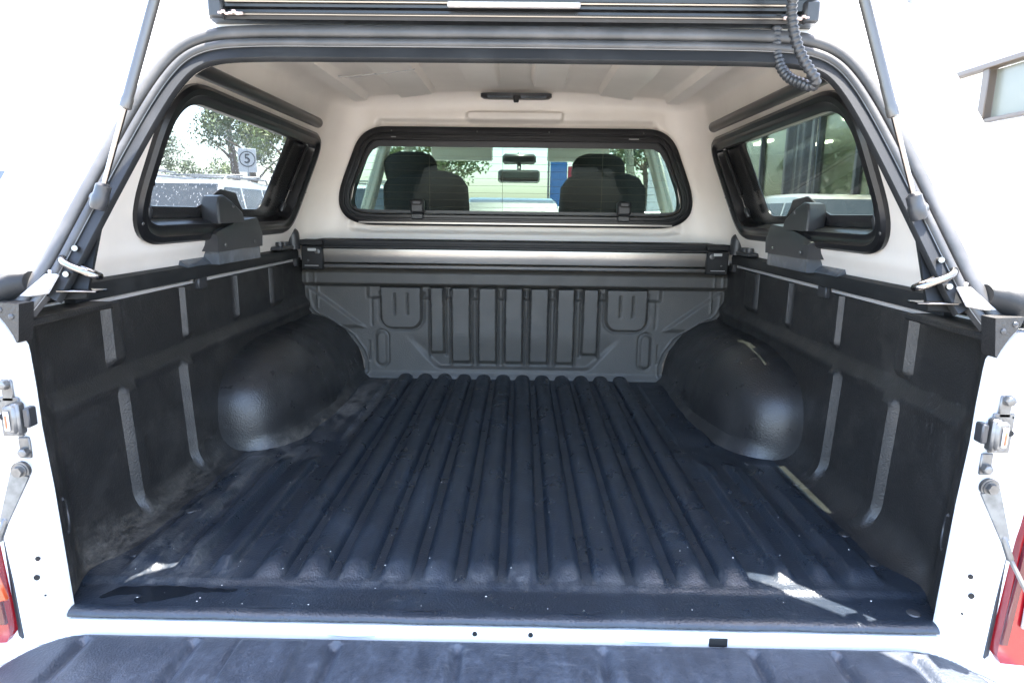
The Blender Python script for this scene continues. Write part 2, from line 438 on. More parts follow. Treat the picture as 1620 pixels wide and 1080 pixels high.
def wall_x(y, z):
    b = .768+.012*min(1, z/.28)
    b += .012*ss(.292, .322, z)
    b -= .005*math.exp(-((z-.285)/.011)**2)*ss(.06, .16, y)
    if z < .065: b -= (.065*ss(.03, .2, y))*(1-math.sqrt(max(0, 1-((.065-z)/.065)**2)))
    b -= .052*(1-ss(.015, .12, y))
    def rib(yc, wd): return 1-ss(wd*.5, wd*.5+.010, abs(y-yc))
    lo = ss(.0, .03, z)*(1-ss(.27, .29, z)); hi = ss(.322, .34, z)
    b -= .015*lo*max(rib(.315, .032), rib(.55, .030)) + .013*hi*max(rib(.31, .034), rib(.60, .026), rib(.885, .022), rib(1.19, .085))
    return b
for s in (-1, 1):
    mb = MB()
    zs = [0, .003, .008, .015, .024, .035, .045, .055, .065]+lin(18, .075, .265)+lin(14, .27, .345)+lin(8, .355, .452)
    yy = lin(22, -.012, .13)+lin(200, .136, 1.51)
    mb.grid(lambda y, z: (s*wall_x(y, z), y, z), yy, zs)
    mb.grid(lambda y, k: (s*(wall_x(y, .452)+k), y, .452), yy, [0, .02])     # folded top
    mb.grid(lambda k, z: (s*(wall_x(-.012, z)+k), -.012, z), [0, .006], zs)  # rear edge thickness
    wl = mb.build('side_panel', 'wall_l', liner, 'left wall panel of the liner, dusty along its foot' if s < 0 else 'right wall panel of the liner')
    # wheel arch
    mb = MB()
    def arch(y, t):
        q = max(0, 1-abs((1.4-min(y, 1.4))/.72)**3.3)**(1/3.3); th = t*math.pi/2

        hq = max(0, 1-abs((1.4-min(y, 1.4))/.72)**4.2)**(1/4.2)
        p = 2.15+.75*(1-ss(.75, 1.3, y)); c_, s_ = math.cos(th)**(2/p), math.sin(th)**(2/p)
        rb = -.0045*(ss(1.03, 1.05, y)+ss(1.16, 1.18, y)+ss(1.29, 1.31, y))
        x = .795-(.228+rb)*q*c_; z = (.262+rb)*hq*s_
        if z < .035: x -= .03*((.035-z)/.035)**2*min(1, q*1.6)
        return (s*x, y, z-.0015)
    us = lin(26, 0, 1)
    yv = [.6802+.72*(1-math.cos(a)) for a in lin(60, 0.0, math.pi/2)]+lin(10, 1.41, 1.51)
    mb.grid(lambda t, y: arch(y, t), us, yv)
    mb.build('wheel_arch', 'arch', liner, 'left wheel arch hump of the liner' if s < 0 else 'right wheel arch hump of the liner')
    # half ring emboss on the wall near the tail
    mb = MB(); P = []
    for k in range(15):
        a = -1.45+2.9*k/14; yq = .028+.026*math.cos(a); zq = .135+.030*math.sin(a); P.append((s*(wall_x(yq, zq)-.0005), yq, zq))
    mb.tube(P, .0028, 8); mb.build('tie_down_ring', 'plast', liner)
    # corner cap beside the tailgate opening
    mb = MB()
    c = [(.720, .442), (.716, .470), (.712, .497), (.754, .499), (.750, .486), (.737, .468), (.727, .450), (.723, .438)]
    mb.prism([(s*x, -.022, z) for x, z in c], (0, .03, 0)); mb.box((s*.768, .125, .4605), (.074, .215, .012), b=.003); mb.build('corner_cap', 'wall_l', liner)
    for (bx, bz) in ((.726, .478), (.742, .488)):
        MB().dome((s*bx, -.022, bz), .0045, axis=(0, -1, 0), flat=.6).build('screw', 'plast', liner)
for (x, y) in ((.628, .655), (.700, .53), (.695, .278), (.692, .165), (.685, .02), (-.66, .30), (-.69, .15)):
    m_ = MB().dome((x, y, floor_z(x, y)-.006), .0085, flat=.35).cyl((x, y, floor_z(x, y)-.0055), (x, y, floor_z(x, y)-.0035), .011, .0095)
    m_.build('screw', 'plast', liner)

# headboard
hwz = [0, .03, .065, .11, .165, .21, .237, .25, .27, .30, .33, .46]
hww = [.588, .577, .576, .592, .630, .690, .735, .768, .786, .795, .797, .797]
def hw(z): return interp(z, hwz, hww)
wide = [(-.313, -.268, .094), (-.233, -.168, .056), (-.131, -.068, .056), (-.030, .032, .056), (.065, .129, .056), (.167, .228, .056), (.265, .318, .094)]
def stadium(x, z, cx, z0, z1, r_):
    zz = min(max(z, z0+r_), z1-r_); return math.hypot(x-cx, z-zz)-r_
def head_d(x, z):
    """how far the headboard stands out of its base plane"""
    d = 0.0
    d += .034*ss(.352, .372, z)*(1-.55*ss(.405, .43, z))                       # ledge roll
    inb = 1-ss(.548, .565, abs(x))
    pocket = -.016*ss(.305, .318, z)*(1-ss(.352, .36, z))*inb                # shelf recess under the ledge
    best = 0
    for a, b, zb in wide:
        m = (a+b)/2; hwid = (b-a)/2
        q = (1-ss(hwid-.002, hwid+.005, abs(x-m)))*ss(zb, zb+.018, z)*(1-ss(.352, .356, z)); best = max(best, q)
        gv = 1.6*math.exp(-((abs(x-m)-hwid-.008)/.0050)**2)*ss(zb-.012, zb, z)*(1-ss(.34, .35, z)); d -= .006*gv*(1-q)
    for sg in (-1, 1):
        m = sg*.428; w2 = .078
        u = max(abs(x-m)-w2, -(z-.196))
        rc = .045
        qx, qz = max(abs(x-m)-(w2-rc), 0), max((.197+rc)-z, 0)
        u = math.hypot(qx, qz)-rc
        q = (1-ss(-.006, .003, u))*(1-ss(.352, .356, z)); best = max(best, q)
        d -= .006*math.exp(-((u-.006)/.005)**2)*(1-ss(.33, .34, z))
        q2 = max(abs(x-m)-.022, .252-z); 
        d -= .010*(1-ss(-.004, .003, q2))*(1-ss(.33, .34, z)) if False else 0
        d -= .007*math.exp(-((abs(x-m)-.024)/.004)**2)*ss(.246, .256, z)*(1-ss(.33, .335, z))
        d -= .006*math.exp(-((z-.250)/.005)**2)*(1-ss(.018, .026, abs(x-m)))*0
        o = stadium(x, z, sg*.507, .045, .188, .026)
        d += .005*(1-ss(-.010, -.006, o)) - .0055*math.exp(-((o)/.0035)**2) - .003*math.exp(-((o+.008)/.003)**2)
        g = abs(sg*x-.556); d -= .005*math.exp(-(g/.003)**2)*ss(.06, .07, z)*(1-ss(.14, .15, z))
        d -= .004*math.exp(-((sg*x-.543)/.0035)**2)*ss(.20, .21, z)*(1-ss(.31, .32, z))
        # sloping shoulder towards the wheel arch
        e = (sg*x-.56)-(z-.20)*1.35
        if sg*x > .54 and z < .36: d += .010*ss(.0, .03, e)*ss(.19, .21, z)
    d += .020*best
    d += pocket*(1-best)
    # tapering lower field falls back towards the floor
    tw = .30+(z-.05)*.95
    fld = (1-ss(tw-.02, tw+.015, abs(x)))*(1-ss(.186, .194, z))*ss(.035, .05, z)
    d -= .022*fld*ss(.035, .19, .225-z)*.8
    # rim bead following the cut edge
    e = hw(z)-abs(x); d += .004*math.exp(-((e-.020)/.004)**2)*ss(.01, .02, z)
    if abs(x) > .73 and z > .27: d += .004*math.exp(-((abs(x)-.745)/.003)**2)
    d += .012*(1-ss(0, .03, z))
    return d
mb = MB()
us = lin(441, -1, 1); zs = lin(171, -.004, .455)
mb.grid(lambda u, z: (u*hw(z), 1.497-head_d(u*hw(z), z), z), us, zs)
mb.grid(lambda z, k: (-hw(z), 1.497-head_d(hw(z), z)+k, z), zs, [0, .05]); mb.grid(lambda z, k: (hw(z), 1.497-head_d(hw(z), z)+k, z), zs, [0, .05])
mb.build('headboard', 'head', liner, 'charcoal front wall of the liner with upright moulded ribs', sharp=60)

# wet patch and grit
mb = MB()
c = even(rpoly([(-.685, .012), (-.66, .052), (-.58, .058), (-.45, .050), (-.46, .043), (-.52, .040), (-.55, .022), (-.60, .004), (-.62, .016), (-.60, .03), (-.64, .03)], .012, 5), 70)
mb.add([(x, y+.0012*math.sin(x*190), -.0052) for x, y in c], [tuple(range(70))]); 
pd = mb.build('water_patch', 'water', liner, 'dark wet film on the rear strip of the liner')
mb = MB()
for k in range(150):
    x = rnd.uniform(-.66, .70); y = rnd.random()**1.7*1.3+.01; q = rnd.uniform(.0006, .0016); a = rnd.random()*3
    if abs(x) > .55 and y > .6: continue
    z = floor_z(x, y)-.0055
    pts = [(x+q*math.cos(a+t)*rnd.uniform(.6, 1.5), y+q*math.sin(a+t)*rnd.uniform(.5, 1.5), z) for t in (0, 1.5, 3.1, 4.6)]
    mb.add(pts+[(x, y, z+q*.7)], [(0, 1, 4), (1, 2, 4), (2, 3, 4), (3, 0, 4)])
mb.build('grit', 'grit', liner, kind='stuff')

# =================================================================== PICKUP TRUCK
truck = thing('pickup_truck', 'white pickup truck seen from behind with its tailgate folded down', 'pickup truck')
mb = MB()
mb.box((0, .006, -.053), (1.50, .058, .062), b=.005)
mb.box((0, .76, -.055), (1.60, 1.42, .06))
mb.build('rear_sill', 'white', truck)
for (x, q) in ((-.04, .004), (.05, .004)):
    MB().cyl((x, -.0245, -.029), (x, -.0225, -.029), q, n=12).build('bolt_hole', 'hole', truck)
MB().box((.352, -.0228, -.036), (.030, .004, .016), b=.0015).build('striker_slot', 'hole', truck)
for x in (-.24, .24):
    MB().rod((x-.045, -.020, -.033), (x+.045, -.020, -.033), [(0, .001), (.1, .006), (.5, .0075), (.9, .006), (1, .001)]).build('sill_dimple', 'white', truck)
for s in (-1, 1):
    mb = MB()                                                   # jamb beside the tailgate opening
    inner = [(.702, -.09), (.705, .0), (.712, .2), (.7185, .30), (.719, .36), (.722, .43), (.738, .462), (.752, .475)]
    zs = [p[1] for p in inner]
    def jx(z): return interp(z, zs, [p[0] for p in inner])
    zz = lin(40, -.09, .475)
    mb.grid(lambda k, z: [(s*(jx(z)+.022), .012, z), (s*jx(z), .0, z), (s*(jx(z)+.001), -.012, z), (s*(jx(z)+.006), -.020, z), (s*(jx(z)+.03), -.024, z),
                          (s*(.775+.05*max(0, z-.2)), -.030, z), (s*(.785+.05*max(0, z-.2)), -.040, z), (s*.86, -.052, z), (s*.895, -.03, z), (s*.91, .03, z)][int(k)], list(range(10)), zz)
    mb.grid(lambda k, x: (s*x, -.03+k*.09, .475), [0, 1], [.752, .90])
    mb.build('tailgate_jamb', 'white', truck)
    mb = MB()                                                   # outer bed side
    mb.grid(lambda y, z: (s*(.92-.03*ss(.2, .47, z)-.02*ss(-.1, -.35, -z)), y, z), lin(20, .02, 1.56), lin(12, -.35, .47))
    mb.grid(lambda y, x: (s*x, y, .47+.004*math.sin((x-.80)*30)), lin(2, .03, 1.56), lin(4, .80, .895))
    mb.grid(lambda y, z: (s*.802, y, z), lin(2, .03, 1.50), lin(2, .40, .4705))
    mb.build('bed_side', 'white', truck)
    for (y0, y1) in ((.262, .655), (.705, 1.39)):
        MB().box((s*.797, (y0+y1)/2, .4575), (.004, y1-y0, .0085), b=.001).build('rail_flange', 'strip', truck)
    MB().box((s*.792, .243, .463), (.008, .042, .026), b=.002).build('rail_flange', 'strip', truck)
    # tail light
    tl = MB()
    c = [(.776, -.042), (.783, .16), (.800, .36), (.905, .37), (.915, -.03), (.86, -.05)]
    cc = even(rpoly(c, .008, 4), 60)
    tl.prism([(s*x, -.028, z) for x, z in cc], (0, -.022, 0))
    lamp = tl.build('tail_light', 'red', truck, 'left red tail light' if s < 0 else 'right red tail light')
    cin = [(.7715, -.048), (.779, .16), (.797, .37), (.815, .37), (.797, .16), (.785, -.03), (.80, -.03), (.80, -.048)]
    MB().prism([(s*x, -.0275, z) for x, z in cin[:3]]+[(s*x, -.0275, z) for x, z in ((.801, .37), (.7845, .16), (.777, -.042))], (0, -.006, 0)).build('lamp_gasket', 'plast', lamp)
    MB().box((s*.792, -.0515, .17), (.012, .006, .36), rot=Matrix.Rotation(s*.055, 3, 'Y'), b=.002).build('lamp_band', 'reddk', lamp)
    if s < 0:
        MB().box((-.787, -.0525, .055), (.030, .007, .05), rot=Matrix.Rotation(-.25, 3, 'Y'), b=.003).build('indicator', 'orange', lamp)
    else:
        MB().box((.822, -.0535, .075), (.040, .007, .11), b=.003).build('reversing_lens', 'clear', lamp)
    # striker
    X = s*.728; Y = -.026
    st = MB(); st.box((s*.744, Y, .325), (.032, .004, .062), b=.0015); st.box((s*.727, Y-.008, .325), (.014, .016, .050), b=.003)
    st.box((s*.744, Y, .366), (.018, .004, .034), b=.0015); st.box((s*.729, Y, .276), (.018, .004, .034), b=.0015)
    st.box((s*.733, Y-.010, .325), (.020, .020, .044), b=.004)
    so_ = st.build('striker', 'steel', truck)
    MB().box((s*.7345, Y-.0215, .325), (.0085, .003, .030), b=.0012).build('striker_slot', 'strip', so_)
    MB().box((s*.7345, Y-.0235, .324), (.0030, .002, .020), b=.0008).build('rust_mark', mat('rust', (.28, .11, .05), .7), so_)
    MB().box((s*.712, Y-.004, .327), (.010, .018, .030), b=.002).build('striker_buffer', 'plast', so_)
    for (bx, bz) in ((.745, .376), (.728, .270)):
        q = MB().cyl((s*bx, Y, bz), (s*bx, Y-.010, bz), .0085, .0075, n=6).dome((s*bx, Y-.010, bz), .0065, axis=(0, -1, 0), flat=.3); q.build('bolt', 'steel', so_)
    for (hx_, hz_, hr) in ((.757, .325, .0045), (.733, .091, .0040), (.739, .058, .0048), (.729, .027, .0018), (.757, .35, .0016)):
        MB().cyl((s*hx_, Y-.0005, hz_), (s*hx_, Y+.0015 if False else Y-.0025, hz_), hr, n=12).build('panel_hole', 'hole', truck)
    # tailgate cable
    cb = MB(); a = Vector((s*.733, Y-.010, .238)); b = Vector((s*.757, -.050, .165))
    cb.cyl((s*.733, Y-.006, .243), (s*.733, Y-.012, .243), .014, n=20)
    dv = (b-a).normalized(); px_ = Vector((dv.z, 0, -dv.x)).normalized()
    cb.prism([a+px_*.014, a-px_*.014, b-px_*.006, b+px_*.006], (0, -.004, 0))
    cb.box(tuple(b+dv*.012), (.013, .010, .04), rot=Vector((dv.x, dv.y, dv.z)).to_track_quat('Z', 'Y').to_matrix(), b=.003)
    cbo = cb.build('tailgate_cable', 'steel', truck)
    MB().cyl((s*.733, Y-.012, .243), (s*.733, Y-.020, .243), .0085, .008, n=6).cyl((s*.733, Y-.010, .243), (s*.733, Y-.0135, .243), .011, n=18).build('bolt', 'steel', cbo)
    e = Vector((s*.80, -.30, -.02)); P = [b+dv*.025+(e-b-dv*.025)*t+Vector((0, 0, -.03*math.sin(t*math.pi))) for t in lin(12, 0, 1)]
    MB().tube(P, .0032, 8).build('wire', 'strut', cbo)

# tailgate (folded flat)
tg = MB()
c = [(-.79, -.60), (-.79, -.11), (-.72, -.0255), (.72, -.0255), (.79, -.11), (.79, -.60)]
cc = even(rpoly(c, [.03, .15, .16, .16, .15, .03], 8), 160)
rows = []
for (o, z) in ((0, -.16), (0, -.062), (-.004, -.054), (-.010, -.050)):
    N = normals(cc); rows.append([(cc[i][0]-N[i][0]*(-o)*(-1 if True else 1), cc[i][1]-N[i][1]*(-o)*(-1), z) for i in range(160)])
tg.strips(rows); tg.add([(p[0], p[1], -.051) for p in rows[-1]], [tuple(range(160))]); tg.add([(p[0], p[1], -.16) for p in rows[0]], [tuple(range(160))])
tgo = tg.build('tailgate', 'white', truck)
cl = [(-.752, -.58), (-.752, -.095), (-.700, -.027), (.695, -.027), (.742, -.095), (.742, -.58)]
cl = rpoly(cl, [.03, .12, .15, .15, .12, .03], 8)
def tg_z(x, y):
    z = -.035
    d = sdf(cl, x, y); e = -d
    z -= .012*(1-ss(.0, .010, e))
    q = ss(.012, .022, -(y+.027)) * ss(-.55, -.53, y)           # field below the border
    for (xc, wd) in ((-.505, .10), (-.31, .07), (-.03, .24), (.29, .085), (.52, .12)):
        pass
    for xc in (-.66, -.485, -.26, -.065, .165, .40, .53, .65):
        z -= .011*math.exp(-((x-xc)/.009)**2)*q
    z += .008*(1-ss(.045, .055, abs(x+.36)))*q
    z -= .002*q*(1 if (-.42 < x < -.22 or .19 < x < .345) else 0)
    return z
mb = MB()
rows = []; cen = (0, -.30); C0 = resample(cl, 260, cen)
for t in [1, .997, .994, .99, .985, .98, .97, .96, .95, .94, .93, .92, .91, .90, .885, .87, .85, .82, .78, .7, .6, .4, .2]:
    rows.append([((cen[0]+(x-cen[0])*t), (cen[1]+(y-cen[1])*t)) for x, y in C0])
rows3 = [[(x, y, -.068) for x, y in rows[0]]]+[[(x, y, tg_z(x, y)) for x, y in r_] for r_ in rows]
# dense grid is clearer for the visible strip
mb = MB(); gx = lin(420, -.77, .77); gy = lin(90, -.40, -.0272)
def tgp(x, y):
    # pull grid points outside the outline onto it
    hwx = interp(-y, [.027, .031, .037, .045, .055, .070, .09, .12, .2], [.655, .684, .702, .716, .728, .739, .747, .752, .754])
    x2 = max(-hwx, min(hwx-.006, x)); return (x2, y, tg_z(x2, y))
mb.grid(tgp, gx, gy)
mb.grid(lambda x, k: (tgp(x, -.0272)[0], -.0272+k*.002, tgp(x, -.0272)[2]-k*.016), gx, [0, 1])
mb.grid(lambda y, k: (tgp(-.9, y)[0], y, tgp(-.9, y)[2]-k*.016), gy, [0, 1]); mb.grid(lambda y, k: (tgp(.9, y)[0], y, tgp(.9, y)[2]-k*.016), gy, [0, 1])
mb.build('tailgate_liner', 'tgate', tgo, 'scuffed blue-black liner on the open tailgate', sharp=50)
for s in (-1, 1):
    MB().prism([(s*.70, -.018, -.062), (s*.70, -.018, -.054), (s*.755, -.045, -.054), (s*.80, -.10, -.056), (s*.83, -.2, -.06), (s*.83, .0, -.062)], (0, -.0, -.03)).build('corner_panel', 'white', truck)

# chassis, cab shell and wheels
mb = MB()
def body_sec(y, hwid, z0, z1): return [(-hwid+.04, z1), (-hwid, z1-.06), (-hwid, z0+.1), (-hwid+.06, z0), (hwid-.06, z0), (hwid, z0+.1), (hwid, z1-.06), (hwid-.04, z1)]
rows = [[(x, y, z) for x, z in body_sec(y, h_, z0, z1)] for y, h_, z0, z1 in ((1.60, .90, -.42, .50), (2.2, .92, -.42, .50), (3.4, .92, -.42, .48), (3.75, .90, -.38, .44), (4.5, .88, -.35, .36), (4.95, .80, -.3, .18), (5.02, .74, -.25, .05))]
mb.strips(rows); mb.add(rows[-1], [tuple(range(8))]); mb.add(rows[0], [tuple(range(8))])
mb.build('cab_body', 'white', truck)
mb = MB(); mb.box((0, 2.32, 1.135), (1.34, 1.36, .04), b=.015, taper=.96); mb.build('cab_roof', 'white', truck)
mb = MB(); mb.box((0, 2.34, 1.098), (1.30, 1.36, .02), b=.004)
mb.box((0, 2.95, 1.06), (.30, .14, .05), b=.02)
mb.build('headliner', 'headl', truck)
for s in (-1, 1):
    MB().prism([(s*.60, 3.00, 1.115), (s*.62, 3.05, 1.08), (s*.80, 3.72, .48), (s*.80, 3.60, .48)], (s*.05, 0, 0)).build('pillar', 'headl', truck)
    MB().box((s*.715, 2.42, .80), (.05, .10, .64), rot=Matrix.Rotation(-s*.30, 3, 'Y'), b=.01).build('pillar', 'headl', truck)
    MB().prism([(s*.62, 1.66, 1.11), (s*.62, 1.74, 1.11), (s*.80, 1.96, .48), (s*.80, 1.66, .48)], (s*.04, 0, 0)).build('pillar', 'headl', truck)
    MB().box((s*.81, 2.65, .46), (.10, 1.9, .12), b=.02).build('door_trim', 'dash', truck)
    MB().add([(s*.62, 1.70, 1.10), (s*.62, 3.0, 1.10), (s*.81, 3.65, .50), (s*.81, 1.75, .50)], [(0, 1, 2, 3)]).build('cab_side_glass', 'gl_cab', truck)
mb = MB(); mb.grid(lambda x, t: (x*(.62+.18*t), 3.03+.72*t-.10*x*x*(1), 1.10-.62*t), lin(12, -1, 1), lin(8, 0, 1)); mb.build('windscreen', 'gl_cab', truck)
mb = MB(); mb.box((0, 3.45, .42), (1.56, .46, .18), b=.06); mb.rod((-.55, 3.28, .52), (-.2, 3.28, .52), [(0, .01), (.15, .05), (.85, .05), (1, .01)]); mb.build('dashboard', 'dash', truck)
# cab rear wall with its own window
cw = rpoly([(-.70, .555), (.70, .555), (.60, .965), (-.60, .965)], [.07, .07, .08, .08], 8)
co_ = [(-.88, .40), (.88, .40), (.66, 1.10), (-.66, 1.10)]
cen = (0, .75); A = resample(cw, 120, cen); B = resample(co_, 120, cen)
MB().strips([[(x, 1.585, z) for x, z in B], [(x, 1.585, z) for x, z in A], [(x, 1.625, z) for x, z in A], [(x, 1.625, z) for x, z in B]]).build('cab_rear_wall', 'white', truck)
MB().add([(x, 1.605, z) for x, z in A], [tuple(range(120))]).build('rear_glass', 'gl_cab', truck)
mb = MB()
for k in range(13):
    z = .60+k*.027; mb.box((0, 1.603, z), (1.16+.0*(z), .0012, .0009))
for x in (-.33, .33, -.05): mb.box((x, 1.603, .76), (.0012, .0012, .33))
mb.build('heater_lines', mat('heater_line', (.20, .16, .12), .5), truck)
# seats
def headrest_seat(sx, off):
    q = MB()
    for (yy_, zz_, w_, d_, h_) in ((2.45, .50, .46, .12, .50),):
        pass
    rows = []
    for (z, hwid, hd) in ((.25, .215, .07), (.45, .22, .085), (.66, .22, .085), (.76, .215, .08), (.81, .18, .07), (.83, .13, .055), (.84, .07, .03)):
        rows.append([(sx+hwid*math.copysign(abs(math.cos(a))**.55, math.cos(a)), 2.5-(z-.5)*.22+hd*math.copysign(abs(math.sin(a))**.7, math.sin(a)), z) for a in [2*math.pi*k/32 for k in range(32)]])
    q.strips(rows); q.add(rows[-1], [tuple(range(32))])
    o = q.build('cab_seat', 'fabric', truck)
    q = MB(); rows = []
    for (z, hwid, hd) in ((.775, .10, .03), (.79, .125, .05), (.83, .135, .055), (.88, .13, .055), (.91, .105, .045), (.925, .06, .02)):
        rows.append([(sx+off+hwid*math.copysign(abs(math.cos(a))**.6, math.cos(a)), 2.42-(z-.8)*.15+hd*math.copysign(abs(math.sin(a))**.8, math.sin(a)), z) for a in [2*math.pi*k/28 for k in range(28)]])
    q.strips(rows); q.add(rows[-1], [tuple(range(28))]); q.add(rows[0], [tuple(range(28))]); q.build('headrest', 'fabric', o)
    for t in (-.05, .05): MB().cyl((sx+off+t, 2.42, .76), (sx+off+t, 2.42, .82), .006).build('headrest_post', 'chrome', o)
headrest_seat(-.465, -.07); headrest_seat(.435, -.03)
mb = MB(); mb.box((0, 1.95, .50), (1.35, .16, .22), b=.05)
mb.build('rear_bench', 'fabric', truck)
mb = MB(); mb.box((.005, 2.98, .842), (.245, .03, .075), b=.012); mo = mb.build('rear_view_mirror', 'mirror', truck)
MB().box((.005, 2.9635, .842), (.225, .002, .060), b=.0008).build('mirror_glass', 'mirrorg', mo)
MB().cyl((.005, 3.0, .87), (.005, 3.10, .98), .012).box((.005, 3.05, .945), (.20, .06, .06), b=.015).build('mirror_stem', 'mirror', mo)
for sx in (-.33, .35):
    MB().box((sx, 2.98, .99), (.36, .018, .13), rot=Matrix.Rotation(.35, 3, 'X'), b=.008).build('sun_visor', 'headl', truck)
def wheel(parent, x, y, z, r_, wd, s):
    q = MB(); prof = [(-.5, .62), (-.5, .93), (-.38, 1), (.38, 1), (.5, .93), (.5, .62)]
    q.strips([[(x+wd*a, y+r_*b*math.cos(t), z+r_*b*math.sin(t)) for t in [2*math.pi*k/32 for k in range(32)]] for a, b in prof]); o = q.build('wheel', 'tyre', parent)
    q = MB(); q.strips([[(x+wd*a*s, y+r_*b*math.cos(t), z+r_*b*math.sin(t)) for t in [2*math.pi*k/32 for k in range(32)]] for a, b in ((.48, .62), (.30, .56), (.30, .05))])
    for k in range(5):
        t = 2*math.pi*k/5; q.box((x+wd*.40*s, y+r_*.33*math.cos(t), z+r_*.33*math.sin(t)), (.03, .05, r_*.58), rot=Matrix.Rotation(math.pi/2-t, 3, 'X') if False else Matrix.Rotation(t-math.pi/2, 3, 'X'), b=.008)
    q.build('rim', 'steel', o)
for s in (-1, 1):
    for y in (.95, 3.95): wheel(truck, s*.80, y, -.43, .37, .25, s)

# =================================================================== CANOPY
can = thing('canopy', 'white fibreglass canopy with cream lining and dark windows mounted over the tray', 'canopy')
# window outlines (y,z) on the sloping sides, (x,z) on the front wall
SO = rpoly([(.345, .562), (.415, .905), (1.415, .893), (1.30, .562)], [.11, .16, .07, .12], 10)
SG = [(.435, .633), (.470, .872), (1.195, .866), (1.095, .628), (.965, .628), (.93, .650), (.90, .672), (.80, .680), (.70, .632)]
SG = rpoly(SG, [.03, .10, .025, .05, .02, .02, .02, .03, .03], 8)
FO = rpoly([(-.705, .583), (.705, .583), (.560, .938), (-.560, .938)], [.13, .13, .13, .13], 12)
FG = rpoly([(-.655, .640), (.655, .640), (.520, .868), (-.520, .868)], [.06, .06, .05, .05], 10)
FR = [(x*1.055+.0, (z-.76)*1.13+.76) for x, z in FO]             # moulded recess round the front window

# -- cream inner shell
def plan(u, z, inset=0.0, hwf=side_x, yf=1.515, rc=.13):
    """u 0..1 runs left-rear -> left side -> front -> right side -> right-rear"""
    h = hwf(z)-inset; y1 = yf-inset*.8; y0 = .05+.5*(z-.5)
    L1 = y1-rc-y0; La = rc*math.pi/2; L2 = 2*(h-rc); tot = 2*L1+2*La+L2; t = u*tot
    if t < L1: return (-h, y0+t)
    t -= L1
    if t < La: a = t/rc; return (-h+rc-rc*math.cos(a), y1-rc+rc*math.sin(a))
    t -= La
    if t < L2: return (-h+rc+t, y1)
    t -= L2
    if t < La: a = t/rc; return (h-rc+rc*math.sin(a), y1-rc+rc*math.cos(a))
    t -= La; return (h, y1-rc-t)
def roof_z(x, y, base=1.045, ribs=False):
    z = base+.012-.030*(x/.6)**2
    if not ribs: return z+.004
    yend = interp(abs(x), [0, .157, .28, .40, .52], [1.26, 1.28, 1.38, 1.43, 1.43])
    k = sum(ss(q-.005, q+.005, abs(x))*(1 if i % 2 == 0 else -1) for i, q in enumerate([.053, .157, .280, .400, .515]))
    z -= .024*k*(1-ss(yend-.02, yend, y))*ss(.30, .36, y)
    return z
def inner_pt(u, z):
    x, y = plan(u, z)
    if y < 1.36:                                                # faint crease under the side windows
        k = math.exp(-((z-.535-.02*y)/.018)**2); x -= math.copysign(.006*k, x)
    return (x, y, z)
def keep_in(u, z):
    x, y = plan(u, z)
    if y > 1.5 and abs(x) < .80-.30*(z-.5)-.135 and .505 < z < .978: return False
    if abs(x) > .5 and y < 1.45: return sdf(SO, y, z) > -.022
    return True
us = lin(330, 0, 1); zs = lin(64, .472, .990)
mb = MB(); mb.grid(inner_pt, us, zs, keep_in)
Rf = .055; rows = []
for k in range(0, 11):
    a = math.pi/2*k/10; ins = Rf*(1-math.cos(a)); row = []
    for u in us:
        x, y = plan(u, .990, ins); row.append((x, y, .990+(roof_z(x, y)-.990)*math.sin(a)))
    rows.append(row)
for w_ in (.012, .03, .05, .08, .12, .16, .2, .25, .3, .36, .42, .5, .58, .66, .75, .84, .92, 1.0):
    row = []
    for i, u in enumerate(us):
        x, y = plan(u, .990, Rf); x2 = x*(1-w_); y2 = y+(max(.26, min(y, .95))-y)*w_
        row.append((x2, y2, roof_z(x2, y2) if w_ > .03 else roof_z(x2, y2)))
    rows.append(row)
mb.strips(rows, False)
mb.build('inner_lining', 'beige', can, sharp=50)
FRs = even(FR, 56); FOs = even(FO, 56)
def fw_pt(x, z):
    fade = (1-ss(.0, .03, abs(x)-(.80-.30*(z-.5)-.175)))*ss(.50, .515, z)
    d = sdf(FRs, x, z); y = 1.5138+.020*(1-ss(-.008, .008, d))*fade
    e = math.hypot(max(0, abs(x+.005)-.155), max(0, abs(z-.982)-.006))-.018; y -= .020*(1-ss(-.007, .007, e))*fade
    y -= .010*(ss(.955, .975, z))*fade*0
    return (x, y, z)
mb = MB(); mb.grid(fw_pt, lin(300, -.668, .668), lin(118, .50, .988), lambda x, z: abs(x) < .80-.30*(z-.5)-.125 and sdf(FOs, x, z) > -.03)
mb.build('front_lining', 'beige', can, sharp=60)
# overlay roof panel with crisp ribs (fine grid)
mb = MB(); mb.grid(lambda x, y: (x, y, roof_z(x, y, ribs=True)-.0005), lin(281, -.56, .56), lin(110, .27, 1.465)); mb.build('roof_lining', 'beige', can, sharp=50)

# -- white outer shell
def oside(z): return .895-.32*(z-.45)
def keep_out(u, z):
    x, y = plan(u, z, 0, oside, 1.57, .10)
    if y > 1.55: return sdf(FO, x, z) > -.03
    if abs(x) > .5 and y < 1.50: return sdf(SO, y, z) > -.02
    return True
mb = MB(); us2 = lin(200, 0, 1); mb.grid(lambda u, z: (*plan(u, z, 0, oside, 1.57, .10), z), us2, lin(50, .474, 1.0), keep_out)
rows = []
for k in range(0, 9):
    a = math.pi/2*k/8; ins = .08*(1-math.cos(a)); rows.append([(*plan(u, 1.0, ins, oside, 1.57, .10), 1.0+.085*math.sin(a)) for u in us2])
for w_ in (.2, .5, .8, 1): rows.append([(plan(u, 1.0, .08, oside, 1.57, .10)[0]*(1-w_), plan(u, 1.0, .08, oside, 1.57, .10)[1], 1.085+.03*w_) for u in us2])
mb.strips(rows, False); mb.build('outer_shell', 'white', can)
